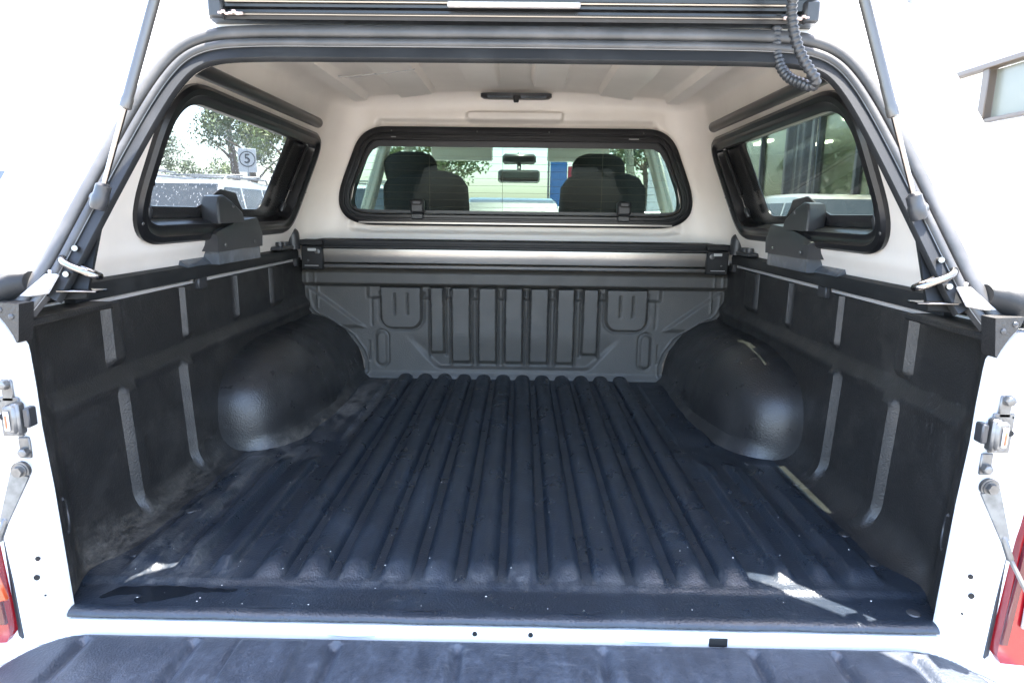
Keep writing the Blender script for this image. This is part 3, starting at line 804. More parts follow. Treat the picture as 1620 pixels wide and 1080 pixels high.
# rear face round the opening (lean plane)
half = [(.752, .496), (.731, .529), (.692, .650), (.640, .800), (.607, .874), (.573, .918), (.522, .943), (.44, .9495), (.30, .950), (.0, .951)]
open_c = [(x, z) for x, z in half]+[(-x, z) for x, z in half[-2::-1]]
def chaikin(P, n=3):
    P = [Vector(p) for p in P]
    for _ in range(n):
        Q = [P[0]]
        for i in range(len(P)-1): Q += [P[i].lerp(P[i+1], .25), P[i].lerp(P[i+1], .75)]
        Q.append(P[-1]); P = Q
    return [tuple(p) for p in P]
OC = even(chaikin(open_c), 150, False)                       # right bottom -> top -> left bottom
okz = lambda z: oside(min(z, 1.0))
outer_c = []
oc0 = [(.885, .496), (.84, .65), (.79, .80), (.735, .95), (.70, 1.02), (.62, 1.075), (.44, 1.095), (0, 1.105)]
outer_c = even(chaikin([(x, z) for x, z in oc0]+[(-x, z) for x, z in oc0[-2::-1]]), 150, False)
mb = MB(); mb.strips([[lean_map(x, z, -.035) for x, z in outer_c], [lean_map(x, z, -.012) for x, z in outer_c], [lean_map(x*.985, (z-.5)*.985+.5, -.004) for x, z in outer_c], [lean_map(x, z, -.004) for x, z in OC]], False)
mb.build('rear_face', 'white', can)
# seal: outer bead, inner bead (profile offsets: + = outward)
def bead(o0, o1, h, base=0.0, n=8): return [((o0+o1)/2-(o1-o0)/2*math.cos(math.pi*k/n), base+h*math.sin(math.pi*k/n)) for k in range(n+1)]
# contour runs right-bottom -> top -> left-bottom (counter-clockwise): right-hand normal (t.y,-t.x) points outward
mb = MB(); sweep(mb, OC, [(.000, -.012)]+bead(-.0215, .000, .009)[::-1]+[(-.0215, -.012)], lean_map, False)
sweep(mb, OC, [(-.0215, -.012), (-.0225, .000), (-.0250, -.004)], lean_map, False)
sl_ = mb.build('weather_seal', 'rubber', can, 'grey rubber seal round the rear opening')
mb = MB(); sweep(mb, OC, [(-.0232, -.010)]+bead(-.0372, -.0235, .007, -.001)[::-1]+[(-.0372, -.012)], lean_map, False); mb.build('inner_bead', 'rubber', sl_)
mb = MB(); sweep(mb, OC, [(-.0374, .0008), (-.0379, .0014), (-.0384, .0008)], lean_map, False); mb.build('seal_edge', 'pole', sl_)
OF = [p for p in OC if p[1] > .512]
mb = MB(); sweep(mb, OF, [(-.030, -.004), (-.039, -.002), (-.0545, -.003), (-.056, -.006), (-.056, -.014), (-.03, -.030)], lean_map, False)
mb.build('opening_frame', 'blackm', can)
# inner rear wall (behind the frame)
INC = even(chaikin([(x, z) for x, z in ((.775, .49), (.755, .65), (.71, .80), (.675, .93), (.60, 1.005), (.3, 1.035), (0, 1.04))]+[(-x, z) for x, z in ((.775, .49), (.755, .65), (.71, .80), (.675, .93), (.60, 1.005), (.3, 1.035))][::-1]), 150, False)
N_ = normals(OC, False)
rI = range(5, 145)
mb = MB(); mb.strips([[lean_map(OC[i][0]-N_[i][0]*.046, OC[i][1]-N_[i][1]*.046, -.026) for i in rI], [lean_map(*INC[i], -.034) for i in rI]], False); mb.build('inner_flange', 'beige', can)

def gas_strut(name, a, b, r_, parent, split=.42, ends=True, m='strut', label=None):
    a = Vector(a); b = Vector(b); dv = (b-a).normalized(); L_ = (b-a).length
    q = MB(); q.rod(a.lerp(b, split), b, [(0, r_*.75), (.006, r_*1.12), (.05, r_*1.12), (.055, r_), (1, r_)], 20)
    o = q.build(name, m, parent, label)
    MB().cyl(a, a.lerp(b, split+.005), r_*.5, n=12).build('piston_rod', 'rod', o)
    return o, dv
# struts that hold the door
for s in (-1, 1):
    a = (s*.634, .072, .652)
    st, dv = gas_strut('gas_strut', a, (s*.476, .10, 1.10), .0080, can, .30, label='left gas strut' if s < 0 else 'right gas strut')
    q = MB(); av = Vector(a)
    q.rod(av-dv*.018, av+dv*.024, [(0, .010), (.1, .0125), (.45, .013), (.55, .0115), (.9, .0115), (1, .006)], 14)
    q.build('ball_socket', 'plast', st)
    MB().cyl(av, av+Vector((s*.022, .022, 0)), .0055).dome(tuple(av+Vector((s*.020, .020, 0))), .010, axis=(-s*.6, -.6, 0)).build('ball_stud', 'steel', st)
# dark bracket plates and chrome catches at the lower corners
for s in (-1, 1):
    sm = lambda x, z, d=0: lean_map(s*x, z, d)
    q = MB(); c = [(.655, .672), (.654, .508), (.712, .505), (.700, .545), (.672, .628)]
    q.prism([sm(x, z, -.020) for x, z in c], Vector(sm(.6, .6, -.026))-Vector(sm(.6, .6, -.020)))
    pl = q.build('corner_plate', 'blackm', can)
    MB().dome(sm(.671, .590, -.020), .006, axis=(0, -.9, .4), flat=.6).build('bolt', 'steel', pl)
    base = Vector(sm(.683, .561, -.018))
    q = MB(); cc = [(base+Vector((s*.019*math.cos(t), 0, .022*math.sin(t)))+Vector((0, .5*.022*math.sin(t), 0))) for t in lin(25, 0, 2*math.pi)[:-1]]
    q.prism(cc, (0, -.004, .002))
    hk = q.build('door_catch', 'chrome', can, 'left chrome catch' if s < 0 else 'right chrome catch')
    P = [base+Vector(v) for v in ((s*.008, -.004, .008), (s*.004, -.026, .006), (-s*.012, -.038, -.002), (-s*.036, -.042, -.010), (-s*.052, -.040, -.016), (-s*.058, -.030, -.020), (-s*.052, -.022, -.020), (-s*.030, -.018, -.012), (-s*.006, -.004, -.004))]
    P = even(chaikin([tuple(p) for p in P], 2), 30, False); MB().tube(P, .0058, 12).build('catch_loop', 'chrome', hk)
    for (dx, dz) in ((-.012, .018), (-.004, -.021)):
        c0 = base+Vector((s*dx, -.004+dz*.4, dz)); MB().cyl(c0, c0+Vector((0, -.009, .003)), .0075, n=6).cyl(c0+Vector((0, -.009, .003)), c0+Vector((-s*.002, -.020, .004)), .0045, n=12).build('nut', 'chrome', hk)
    c0 = base+Vector((-s*.010, -.005, -.004)); MB().dome(tuple(c0), .0045, axis=(0, -1, .3)).build('screw', 'chrome', hk)
    # pale tab and thin plate under the seal end
    q = MB(); c = [(.735, .500), (.727, .508), (.703, .532), (.684, .532), (.694, .505), (.72, .500)]
    q.prism([sm(x, z, .006) for x, z in c], (0, -.004, .002)); q.box(sm(.699, .534, .006), (.005, .004, .012), b=.001); q.build('seal_tab', 'strip', can)
    q = MB(); q.box((s*.655, .035, .511), (.062, .03, .003), b=.001); q.build('clamp_plate', 'chrome', can)
    # rubber end turning out over the bed corner
    q = MB(); P = [(s*.728, .030, .525), (s*.742, .016, .520), (s*.762, .004, .512), (s*.80, -.002, .498), (s*.86, .0, .484), (s*.93, .01, .474)]
    rows = []
    for i, p in enumerate(P):
        w_ = (.016, .022, .025, .022, .018, .014)[i]; rows.append([(p[0], p[1]+.020*math.cos(t), p[2]+w_*math.sin(t)) for t in [2*math.pi*k/14 for k in range(14)]])
    q.strips(rows); q.add(rows[0], [tuple(range(14))]); q.build('seal_end', 'blackm', can)

# header bar between roof lining and opening
# raised rear door (hatch): hinge bar, frame, dark glass
hatch = MB()
hb = lambda x, z, d=0: (x, .242+d, z)
prof = [(-.006, .953), (-.018, .955), (-.020, .966), (-.013, .968), (-.013, .972), (-.022, .974), (-.023, .990), (-.015, .993), (-.015, .998), (-.026, 1.001), (-.028, 1.020), (.012, 1.022), (.012, .953)]
rows = [[(x, .246+p[0], p[1]) for p in prof] for x in lin(30, -.512, .517)]
hatch.strips(rows); hatch.add(rows[0], [tuple(range(len(prof)))]); hatch.add(rows[-1], [tuple(range(len(prof)))])
ho = hatch.build('rear_door', 'black', can, 'raised rear door with its black hinge rail')
for (x0, x1, z, dd, rr_) in ((-.48, .46, .9815, -.026, .0026), (-.50, .50, .962, -.0225, .0015)):
    MB().cyl((x0, .246+dd, z), (x1, .246+dd, z), rr_, n=8).build('hinge_pin', 'alu', ho)
MB().box((.007, .216, .9775), (.222, .010, .0085), b=.0015).build('light_strip', 'strip', ho)
for x, sg in ((-.497, 1), (.505, -1)):
    q = MB(); q.box((x, .232, .972), (.026, .034, .036), b=.004); q.build('hinge_end', 'plast', ho)
    q = MB()
    for k in range(7): q.box((x+sg*(.008+.006*k), .2165, .962+.002*math.sin(k*2)), (.007, .004, .0035+.002*rnd.random()), b=.001)
    q.build('sealant_smear', mat('sealant', (.55, .42, .38), .6), ho)
ca, sa = math.cos(R(24)), math.sin(R(24))
def hmap(x, t, d=0): return (x, .225-t*ca-d*sa, 1.025+t*sa-d*ca)
hc = rpoly([(-.50, 0), (.50, 0), (.63, .10), (.78, .28), (.80, .60), (-.80, .60), (-.78, .28), (-.63, .10)], [.03, .03, .05, .06, .1, .1, .06, .05], 8)
hin = rpoly([(-.45, .06), (.45, .06), (.60, .18), (.72, .54), (-.72, .54), (-.60, .18)], [.04, .04, .06, .08, .08, .06], 8)
A = resample(hc, 100, (0, .28)); B = resample(hin, 100, (0, .28))
MB().strips([[hmap(*p, -.01) for p in A], [hmap(*p, .015) for p in A], [hmap(*p, .015) for p in B], [hmap(*p, .0) for p in B]]).build('door_frame', 'black', ho)
MB().add([hmap(*p, .002) for p in B]+[hmap(*p, -.003) for p in B], [tuple(range(100)), tuple(range(100, 200))]).build('door_glass', 'gl_dark', ho)

# corrugated conduit
P = [(.462, .085, 1.06), (.452, .11, 1.015), (.445, .14, .985), (.443, .15, .960), (.450, .15, .925), (.462, .15, .895), (.480, .15, .868), (.497, .152, .850), (.493, .165, .842), (.482, .178, .852), (.470, .20, .862), (.460, .22, .885), (.455, .235, .92), (.455, .24, .98)]
P = even(chaikin(P, 2), 210, False); rads = [.0088 if (i//2) % 2 else .0070 for i in range(210)]
MB().tube(P, rads, 14).build('cable_conduit', 'plast', can, sharp=60)

# side windows
for s in (-1, 1):
    mp = side_map(s); N1 = 160; cen = (.86, .735)
    outer = even(SO, 180)
    q = MB(); sweep(q, outer, [(-.002, -.075), (.0, -.002), (.001, .010), (-.006, .017), (-.018, .018), (-.024, .010), (-.030, .008), (-.040, .009), (-.043, .004), (-.043, -.075)], mp)
    win = q.build('side_window', 'black', can, 'left lift-up side window with dusty glass' if s < 0 else 'right lift-up side window')
    pane_c = resample([(y, z) for y, z in SO], N1, cen); gin = resample(SG, N1, cen)
    ins = [(cen[0]+(y-cen[0])*.93, cen[1]+(z-cen[1])*.88) for y, z in pane_c]
    q = MB(); q.strips([[mp(y, z, -.030) for y, z in ins], [mp(y, z, -.030) for y, z in gin], [mp(y, z, -.033) for y, z in gin]]); q.build('glass_border', 'frit', win)
    q = MB(); q.add([mp(y, z, -.034) for y, z in ins], [tuple(range(N1))]); q.build('window_pane', 'gl_side' if s < 0 else 'gl_sider', win)
    q = MB(); q.prism([mp(y, z, .004) for y, z in ((.47, .592), (1.00, .592), (1.00, .603), (.47, .603))], Vector(mp(0, .6, .008))-Vector(mp(0, .6, .004))); q.build('sill_strip', 'alu', win)
    for (a, b, sp) in (((.405, .845), (.432, .628), .70), ((1.300, .850), (1.215, .648), .35)):
        A_, B_ = mp(*a, -.004), mp(*b, -.004)
        o, dv = gas_strut('window_strut', B_, A_, .0062, win, .25, m='black')
        MB().dome(A_, .008, axis=(-s, -.3, 0)).build('ball_stud', 'steel', o)
        MB().rod(Vector(B_)-dv*.02, Vector(B_)+dv*.012, [(0, .006), (.2, .008), (.8, .008), (1, .005)], 12).build('ball_socket', 'plast', o)
    for (y, z) in ((1.37, .80), (1.34, .70), (1.315, .665), (.385, .61), (.80, .577)):
        MB().dome(mp(y, z, .0165), .0042, axis=(-s, 0, -.3), flat=.5).build('screw', 'steel', win)
    # black tube along the top of the wall
    q = MB(); q.rod((s*.626, .30, .912), (s*.626, 1.205, .908), [(0, .004), (.004, .016), (.985, .016), (.995, .013), (1, .004)], 20); q.build('side_tube', 'black', can, 'left black tube along the roof edge' if s < 0 else 'right black tube along the roof edge')
    # latch housing above the rail
    y0, y1 = (.70, .95)
    X = lambda v: s*v
    q = MB()                                                    # bracket foot
    pr = [(.755, .495), (.755, .535), (.835, .560), (.835, .495)]
    q.prism([(X(x), .72, z) for x, z in pr], (0, .27, 0)); q.prism([(X(x), .60, z) for x, z in ((.775, .497), (.790, .512), (.835, .53), (.835, .497))], (0, .12, 0))
    lb = q.build('latch_bracket', 'brack', can)
    def lh(y, k):
        h = interp(y, [.70, .715, .78, .86, .965, .985, .99], [.572, .580, .592, .606, .612, .606, .590]); pts = [(.747, .530), (.745, .566), (.752, h), (.800, h+.004), (.820, h-.012), (.822, .53)]
        x, z = pts[int(k)]; return (X(x), y, z)
    q = MB(); yy = [.70, .703, .712, .74, .77, .80, .82, .84, .87, .90, .93, .965, .98, .99]
    q.grid(lambda k, y: lh(y, k), list(range(6)), yy); 
    for y in (.70, .99): q.add([lh(y, k) for k in range(6)], [tuple(range(6))])
    lt = q.build('window_latch', 'plast', can, 'black latch housing under the left window' if s < 0 else 'black latch housing under the right window', sharp=25)
    q = MB(); rows = []
    for (x, e) in ((.744, .004), (.748, 0), (.784, 0), (.790, .004)):
        rows.append([(X(x), y+e*sy, z-e*sz) for y, z, sy, sz in ((.715, .600, 1, 0), (.712, .650, 1, .5), (.722, .668, .6, 1), (.752, .672, 0, 1), (.800, .656, 0, 1), (.862, .628, -1, 1), (.872, .600, -1, 0))])
    q.strips(rows); q.add(rows[0], [tuple(range(7))]); q.add(rows[-1], [tuple(range(7))])
    q.build('latch_handle', 'plast', lt)
    for (y, z) in ((.74, .545), (.93, .545), (.80, .645)):
        MB().dome((X(.744), y, z), .006, axis=(-s, 0, 0), flat=.5).build('screw', 'steel', lt)
    # dome knob at the front corner
    q = MB(); q.cyl((X(.785), 1.36, .50), (X(.785), 1.36, .55), .025, .024, n=20).dome((X(.785), 1.36, .55), .024); q.build('corner_knob', 'plast', can)
    q = MB()
    for y in (1.22, 1.26): q.cyl((X(.78), y, .507), (X(.78), y, .53), .014, n=16)
    q.box((X(.79), 1.24, .510), (.06, .12, .012), b=.003); q.build('rail_clamp', 'plast', can)

# front window
cen = (0, .755); N1 = 200
outer = even(FO, 220)
q = MB(); sweep(q, outer, [(-.001, -.080), (.0, -.004), (-.002, .006), (-.010, .010), (-.022, .010), (-.024, .005), (-.028, .005), (-.031, .009), (-.040, .009), (-.043, .003), (-.043, -.070)], front_map)
fw = q.build('front_window', 'black', can, 'black framed sliding window in the front wall of the canopy')
ins = [(cen[0]+(x-cen[0])*.955, cen[1]+(z-cen[1])*.83) for x, z in resample(FO, N1, cen)]; gin = resample(FG, N1, cen)
MB().strips([[front_map(x, z, -.012) for x, z in ins], [front_map(x, z, -.012) for x, z in gin], [front_map(x, z, -.016) for x, z in gin]]).build('glass_border', 'plast', fw)
MB().add([front_map(x, z, -.017) for x, z in ins], [tuple(range(N1))]).build('window_pane', 'gl_front', fw)
MB().box((0, 1.488, .893), (1.03, .010, .010), b=.002).build('sliding_track', 'black', fw)
MB().box((0, 1.4865, .5945), (1.16, .004, .0075), b=.001).build('sill_strip', 'alu', fw)
mb = MB(); sweep(mb, [p for p in even(FO, 220)], [(-.0425, .004), (-.0440, .0055), (-.0455, .004)], front_map); mb.build('bright_trim', 'alu', fw)
for x in (-.36, .40):
    q = MB(); q.box((x, 1.488, .655), (.052, .030, .052), b=.008); q.box((x, 1.490, .618), (.044, .024, .022), b=.004); q.box((x, 1.470, .668), (.036, .010, .018), b=.004)
    q.build('window_catch', 'plast', fw)
for x in [-.5, -.36, -.22, -.08, .06, .20, .34, .48]: MB().dome((x, 1.487, .596), .0035, axis=(0, -1, 0), flat=.5).build('screw', 'steel', fw)
for x in (-.45, -.14, .12, .46): MB().dome((x, 1.489, .921), .003, axis=(0, -1, 0), flat=.5).build('screw', 'steel', fw)
MB().box((-.443, 1.487, .897), (.018, .002, .008), b=.0005).build('glass_sticker', 'label', fw)
MB().box((.425, 1.487, .899), (.036, .002, .005), b=.0005).build('glass_sticker', 'label', fw)
for s in (-1,): pass
# ceiling vent light, wire, small clip
q = MB(); rows = []
for (o, z) in ((0, 1.040), (.0, 1.030), (.010, 1.024)):
    rows.append([((.124-o)*math.copysign(abs(math.cos(t))**.35, math.cos(t)), 1.43+(.030-o)*math.copysign(abs(math.sin(t))**.6, math.sin(t)), z) for t in [2*math.pi*k/40 for k in range(40)]])
q.strips(rows); q.add(rows[-1], [tuple(range(40))]); vo = q.build('ceiling_light', 'plast', can, 'slim black light fitted on the cream ceiling')
MB().box((0, 1.40, 1.020), (.018, .02, .024), b=.003).build('light_switch', 'black', vo)
MB().box((-.055, 1.403, 1.027), (.09, .008, .010), b=.002).box((.06, 1.403, 1.027), (.09, .008, .010), b=.002).build('lens', 'brack', vo)
P = [(-.42, .83, 1.03), (-.40, .86, 1.022), (-.38, .87, 1.020), (-.15, .94, 1.032), (.0, .97, 1.04)]
MB().tube(even(chaikin([(-.535, .97, 1.034), (-.522, 1.045, 1.020), (-.50, 1.05, 1.018), (-.40, 1.01, 1.020), (-.28, .97, 1.026)], 2), 40, False), .0022, 8).build('ceiling_wire', 'strip', can)
MB().box((.02, .86, 1.046), (.03, .02, .014), b=.003).build('ceiling_clip', 'strip', can)

# =================================================================== ROLLER COVER
rc = thing('roller_cover', 'black and brushed aluminium roll-up tray cover, housing across the headboard with side rails', 'tray cover')
q = MB(); prof = [(1.405, .427), (1.402, .432), (1.402, .446), (1.410, .449)]
def extr(prof, x0, x1, m, name, parent, n=2):
    q = MB(); rows = [[(x, y, z) for y, z in prof] for x in lin(n, x0, x1)]; q.strips(rows); q.add(rows[0], [tuple(range(len(prof)))]); q.add(rows[-1], [tuple(range(len(prof)))]); return q.build(name, m, parent)
extr([(1.408, .430), (1.402, .434), (1.400, .443), (1.406, .447), (1.49, .447), (1.49, .425)], -.700, .705, 'alu', 'lower_rail', rc)
extr([(1.412, .449), (1.408, .452), (1.404, .470), (1.401, .490), (1.402, .500), (1.49, .500), (1.49, .449)], -.690, .695, 'alu', 'roller_housing', rc)
extr([(1.398, .502), (1.392, .505), (1.392, .511), (1.402, .513), (1.402, .519), (1.394, .521), (1.394, .531), (1.40, .534), (1.51, .534), (1.51, .502)], -.715, .720, 'blackm', 'top_rail', rc)
for s in (-1, 1):
    q = MB(); q.box((s*.728, 1.425, .468), (.078, .075, .085), b=.004); q.box((s*.728, 1.420, .522), (.085, .080, .020), b=.003); ec = q.build('end_cap', 'blackm', rc)
    MB().box((s*.727, 1.386, .497), (.030, .002, .0095), b=.0005).build('white_label', 'label', ec)
    MB().dome((s*.742, 1.3875, .458), .004, axis=(0, -1, 0)).dome((s*.708, 1.3875, .49), .010, axis=(0, -1, 0), flat=.2).build('screw', 'steel', ec)
    MB().box((s*.730, 1.386, .440), (.05, .003, .002)).build('edge_trim', 'strip', ec)
    q = MB(); prof = [(.842, .500), (.800, .503), (.782, .498), (.778, .488), (.780, .466), (.800, .4635), (.842, .4635)]
    rows = [[(s*x, y, z) for x, z in prof] for y in (.20, .205, 1.388, 1.392)]
    rows[0] = [(p[0]+s*.002, p[1], (p[2]-.483)*.9+.483) for p in rows[0]]; q.strips(rows); q.add(rows[0], [tuple(range(7))]); q.add(rows[-1], [tuple(range(7))]); 
    rl = q.build('side_rail', 'blackm', rc, 'left black side rail' if s < 0 else 'right black side rail')
    MB().box((s*.80, .12, .486), (.05, .16, .018), b=.004).build('rail_end', 'black', rl)
    for y in (.68, 1.40): MB().box((s*.788, y, .452), (.014, .045, .030), b=.003).build('rail_clamp', 'plast', rl)

# =================================================================== SURROUNDINGS
g = MB(); g.grid(lambda x, y: (x, y, -.80), lin(9, -300, 300), lin(9, -300, 300)); go = g.build('ground', 'asphalt'); go['kind'] = 'structure'
go['label'] = 'grey asphalt car park'

def suv(loc, rz, paint, label, h=1.75, rack=True, group='cars parked around the truck'):
    t = thing('parked_car', label, 'car', loc, rz, group)
    # local: +y forward, ground z=0, length 4.6
    def sec(y, hwid, z0, z1, tum=.03):
        return [(-hwid+.10, y, z0), (-hwid, y, z0+.12), (-hwid, y, (z0+z1)/2), (-hwid+tum, y, z1-.05), (-hwid+tum+.06, y, z1), (hwid-tum-.06, y, z1), (hwid-tum, y, z1-.05), (hwid, y, (z0+z1)/2), (hwid, y, z0+.12), (hwid-.10, y, z0)]
    rows = [sec(*a) for a in ((-2.30, .78, .45, .85), (-2.24, .86, .32, 1.02), (-1.8, .91, .28, 1.06), (0, .92, .26, 1.05), (.9, .92, .26, 1.03), (1.2, .91, .28, 1.00), (1.9, .88, .30, .94), (2.2, .80, .34, .84), (2.3, .68, .42, .70))]
    q = MB(); q.strips(rows); q.add(rows[0], [tuple(range(10))]); q.add(rows[-1], [tuple(range(10))]); q.build('body', paint, t)
    zr = h
    def g_sec(y, hb, ht, zb, zt): return [(-hb, y, zb), (-ht, y, zt-.05), (-ht+.07, y, zt), (ht-.07, y, zt), (ht, y, zt-.05), (hb, y, zb)]
    rows = [g_sec(*a) for a in ((-2.2, .82, .74, 1.02, 1.10), (-2.05, .84, .70, 1.03, zr-.12), (-1.9, .85, .69, 1.03, zr-.04), (-.9, .86, .70, 1.03, zr), (.1, .86, .70, 1.03, zr-.01), (.45, .86, .69, 1.03, zr-.07), (1.15, .85, .78, 1.02, 1.05))]
    q = MB(); q.strips(rows, True); q.add(rows[0], [tuple(range(6))]); q.build('cabin', paint, t)
    def sidept(s, y, k):
        zb = 1.07; zt = zr-.14; z = zb+(zt-zb)*k; hx = .86-(.86-.70)*(z-1.03)/(zr-.05-1.03); return (s*(hx+.004), y, z)
    for s in (-1, 1):
        for (ya, yb, yc, yd) in ((-2.02, -1.20, -1.20, -1.88), (-1.12, -.28, -.28, -1.12), (-.20, .86, .38, -.20)):
            q = MB(); q.prism([sidept(s, ya, 0), sidept(s, yb, 0), sidept(s, yc, 1), sidept(s, yd, 1)], (-s*.02, 0, 0)); q.build('side_window', 'gl_car', t)
        wheel(t, s*.80, 1.42, .36, .36, .22, s); wheel(t, s*.80, -1.40, .36, .36, .22, s)
        q = MB(); q.box((s*.66, 2.14, .78), (.26, .14, .12), rot=Matrix.Rotation(-s*.25, 3, 'Z'), b=.03); q.build('headlight', 'clear', t)
        q = MB(); q.box((s*.78, -2.19, .96), (.13, .10, .26), b=.03); q.build('tail_lamp', 'red', t)
        q = MB(); q.box((s*.99, .72, 1.08), (.20, .10, .14), b=.04); q.build('door_mirror', paint, t)
        if rack: q = MB(); q.tube([(s*.60, -1.75, zr-.02), (s*.60, -1.68, zr+.05), (s*.60, .05, zr+.05), (s*.60, .15, zr-.03)], .018, 8); q.build('roof_rail', 'pole', t)
    q = MB(); q.prism([(-.66, .50, zr-.10), (.66, .50, zr-.10), (.76, 1.12, 1.07), (-.76, 1.12, 1.07)], (0, .010, .010)); q.build('windscreen', 'gl_car', t)
    q = MB(); q.prism([(-.62, -2.065, zr-.18), (.62, -2.065, zr-.18), (.70, -2.20, 1.13), (-.70, -2.20, 1.13)], (0, -.02, .004)); q.build('rear_window', 'gl_car', t)
    q = MB(); q.box((0, 2.27, .55), (.9, .06, .20), b=.03); q.build('grille', 'hole', t)
    if rack:
        for y in (-1.3, -.5, .0)[:2]: MB().box((0, y, zr+.09), (1.30, .06, .03), b=.01).build('rack_bar', 'pole', t)
    return t
def copy_tree(o, parent=None, **kw):
    c = o.copy(); sc.collection.objects.link(c); c.parent = parent
    for ch in o.children: copy_tree(ch, c)
    return c
s1 = suv((-5.6, 10.4, -.8), math.pi, 'carw', 'white wagon with roof rails seen through the left window, nearest of its row', 1.92)
def more(o, loc, rz, label, group=None):
    c = copy_tree(o); c.location = loc; c.rotation_euler = (0, 0, rz); c['label'] = label
    if group: c['group'] = group
    return c
more(s1, (-8.6, 12.6, -.55), math.pi*.98, 'white wagon with roof bars in the second row behind the left window')
more(s1, (-9.2, 18.5, -.45), math.pi*1.02, 'white wagon parked right in front of the number 5 sign')
more(s1, (-12.4, 15.0, -.4), math.pi, 'white wagon in the far row, left of the number 5 sign')
s5 = suv((-.15, 9.6, -.8), math.pi*1.02, 'carchar', 'charcoal wagon nose-on ahead of the truck, seen through the cab', 1.66, False)
more(s1, (-2.9, 12.0, -.8), math.pi*.9, 'white wagon left of the charcoal one, seen through the windscreen')
s2 = suv((4.75, 9.0, -.8), math.pi, 'carbeige', 'cream wagon beside the showroom, seen through the right window', 1.76, False)
s3 = suv((3.0, 15.5, -.8), math.pi*.52, 'cars', 'silver car ahead of the truck on the right', 1.5, False)
s4 = suv((-6.0, 17.3, -.8), math.pi, 'carblue', 'blue car parked behind the nearest white wagon', 1.6, True)

lines = thing('bay_lines', 'white painted parking bay lines on the asphalt left of the truck', 'road marking', (0, 0, -.796)); lines['kind'] = 'structure'
for k in range(8): MB().add([(-9.9, 6.5+k*2.9, 0), (-4.4, 6.5+k*2.9, 0), (-4.4, 6.6+k*2.9, 0), (-9.9, 6.6+k*2.9, 0)], [(0, 1, 2, 3)]).build('bay_line', 'strip', lines)
# speed sign
sg_ = thing('speed_sign', 'white board with a ringed number 5 on a post beyond the left row of cars', 'sign', (-9.0, 21.0, -.8))
MB().cyl((0, .03, 0), (0, .03, 3.35), .04, n=12).build('post', 'pole', sg_)
ang = math.atan2(-9.0-.03, 21.96); rz = Matrix.Rotation(-ang*1.0, 3, 'Z')
bd = MB().box((0, 0, 2.98), (.56, .02, .76), rot=rz, b=.01).build('board', 'label', sg_)
ringm = mat('sign_ink', (.03, .03, .035), .5)
q = MB(); P = [rz @ Vector((.235*math.cos(t), -.014, .235*math.sin(t)))+Vector((0, 0, 3.02)) for t in [2*math.pi*k/48 for k in range(48)]]; q.tube(P, .017, 6, closed=True); q.build('ring', ringm, sg_)
cu = bpy.data.curves.new('digit', 'FONT'); cu.body = '5'; cu.size = .42; cu.align_x = 'CENTER'; cu.align_y = 'CENTER'; cu.extrude = .004; cu.offset = .006
tmp = bpy.data.objects.new('tmp', cu); sc.collection.objects.link(tmp)
dm = bpy.data.meshes.new_from_object(tmp); bpy.data.objects.remove(tmp); to = bpy.data.objects.new('digit', dm); sc.collection.objects.link(to); to.parent = sg_
to.matrix_local = Matrix.Translation(rz @ Vector((0, -.016, 0))+Vector((0, 0, 3.02))) @ rz.to_4x4() @ Matrix.Rotation(math.pi/2, 4, 'X')
dm.materials.clear(); dm.materials.append(ringm)

# showroom building on the right
bl = thing('showroom', 'white rendered showroom with tall glazing and bronze window frames right of the truck', 'building', (6.0, 0, -.8))
def part(name, m, boxes, parent=bl, **k):
    q = MB()
    for c, d in boxes: q.box(c, d)
    return q.build(name, m, parent, **k)
part('wall', 'wallw', [((.15, 2.0, 3.0), (.3, 9.7, 6.0)), ((.15, 7.45, 1.3), (.3, 1.2, 2.6)), ((.15, 7.45, 4.7), (.3, 1.2, 2.6)), ((.15, 9.0, 3.0), (.3, 1.9, 6.0)), ((.15, 17.5, 4.75), (.3, 15.1, 2.5)), ((.15, 28.0, 3.0), (.3, 6.0, 6.0))])
part('inner_wall', 'inner', [((5.5, 17.5, 2.0), (.2, 16, 4.0)), ((2.8, 25.1, 2), (5.4, .2, 4)), ((2.8, 9.9, 2), (5.4, .2, 4))])
part('ceiling', 'wallw', [((2.8, 17.5, 3.75), (5.2, 15, .1))])
for y in (11.5, 14.5, 17.5, 20.5):
    for x in (1.6, 3.4): MB().box((x, y, 3.66), (.12, 1.4, .05), b=.01).build('tube_light', 'lampm', bl)
part('floor_slab', 'wallw', [((2.8, 17.5, .03), (5.2, 15, .06))])
yy = [10.0, 11.3, 12.95, 14.6, 16.2, 17.8, 19.6, 21.4, 23.2, 25.0]
for i in range(9):
    w_ = MB().box((.10, yy[i], 1.75), (.14, .09, 3.5), b=.01).build('mullion', 'mull', bl)
    if i != 2: MB().box((.12, (yy[i]+yy[i+1])/2, 1.75), (.012, yy[i+1]-yy[i]-.1, 3.5)).build('glass_pane', 'gl_shop', bl)
q = MB(); q.grid(lambda y, z: (.05+.05*math.sin(y*9)+.02*math.sin(y*23), y, z), lin(60, 12.98, 14.55), [0.05, 3.45]); q.build('dark_curtain', 'curtain', bl)
q = MB(); q.grid(lambda y, z: (.45+.05*math.sin(y*9)+.02*math.sin(y*23), y, z), lin(60, 10.1, 11.1), [0.05, 3.45]); q.build('dark_curtain', 'curtain', bl)
part('transom', 'mull', [((.10, 17.5, 3.45), (.14, 15, .09))])
q = MB(); q.box((-.03, 7.45, 3.33), (.16, 2.4, .07), b=.01); q.build('window_head', 'brown', bl)
wf = MB().box((-.02, 7.95, 2.98), (.12, .13, .66), b=.01).box((-.02, 6.9, 2.66), (.10, 2.0, .05), b=.01).build('high_window', 'brown', bl)
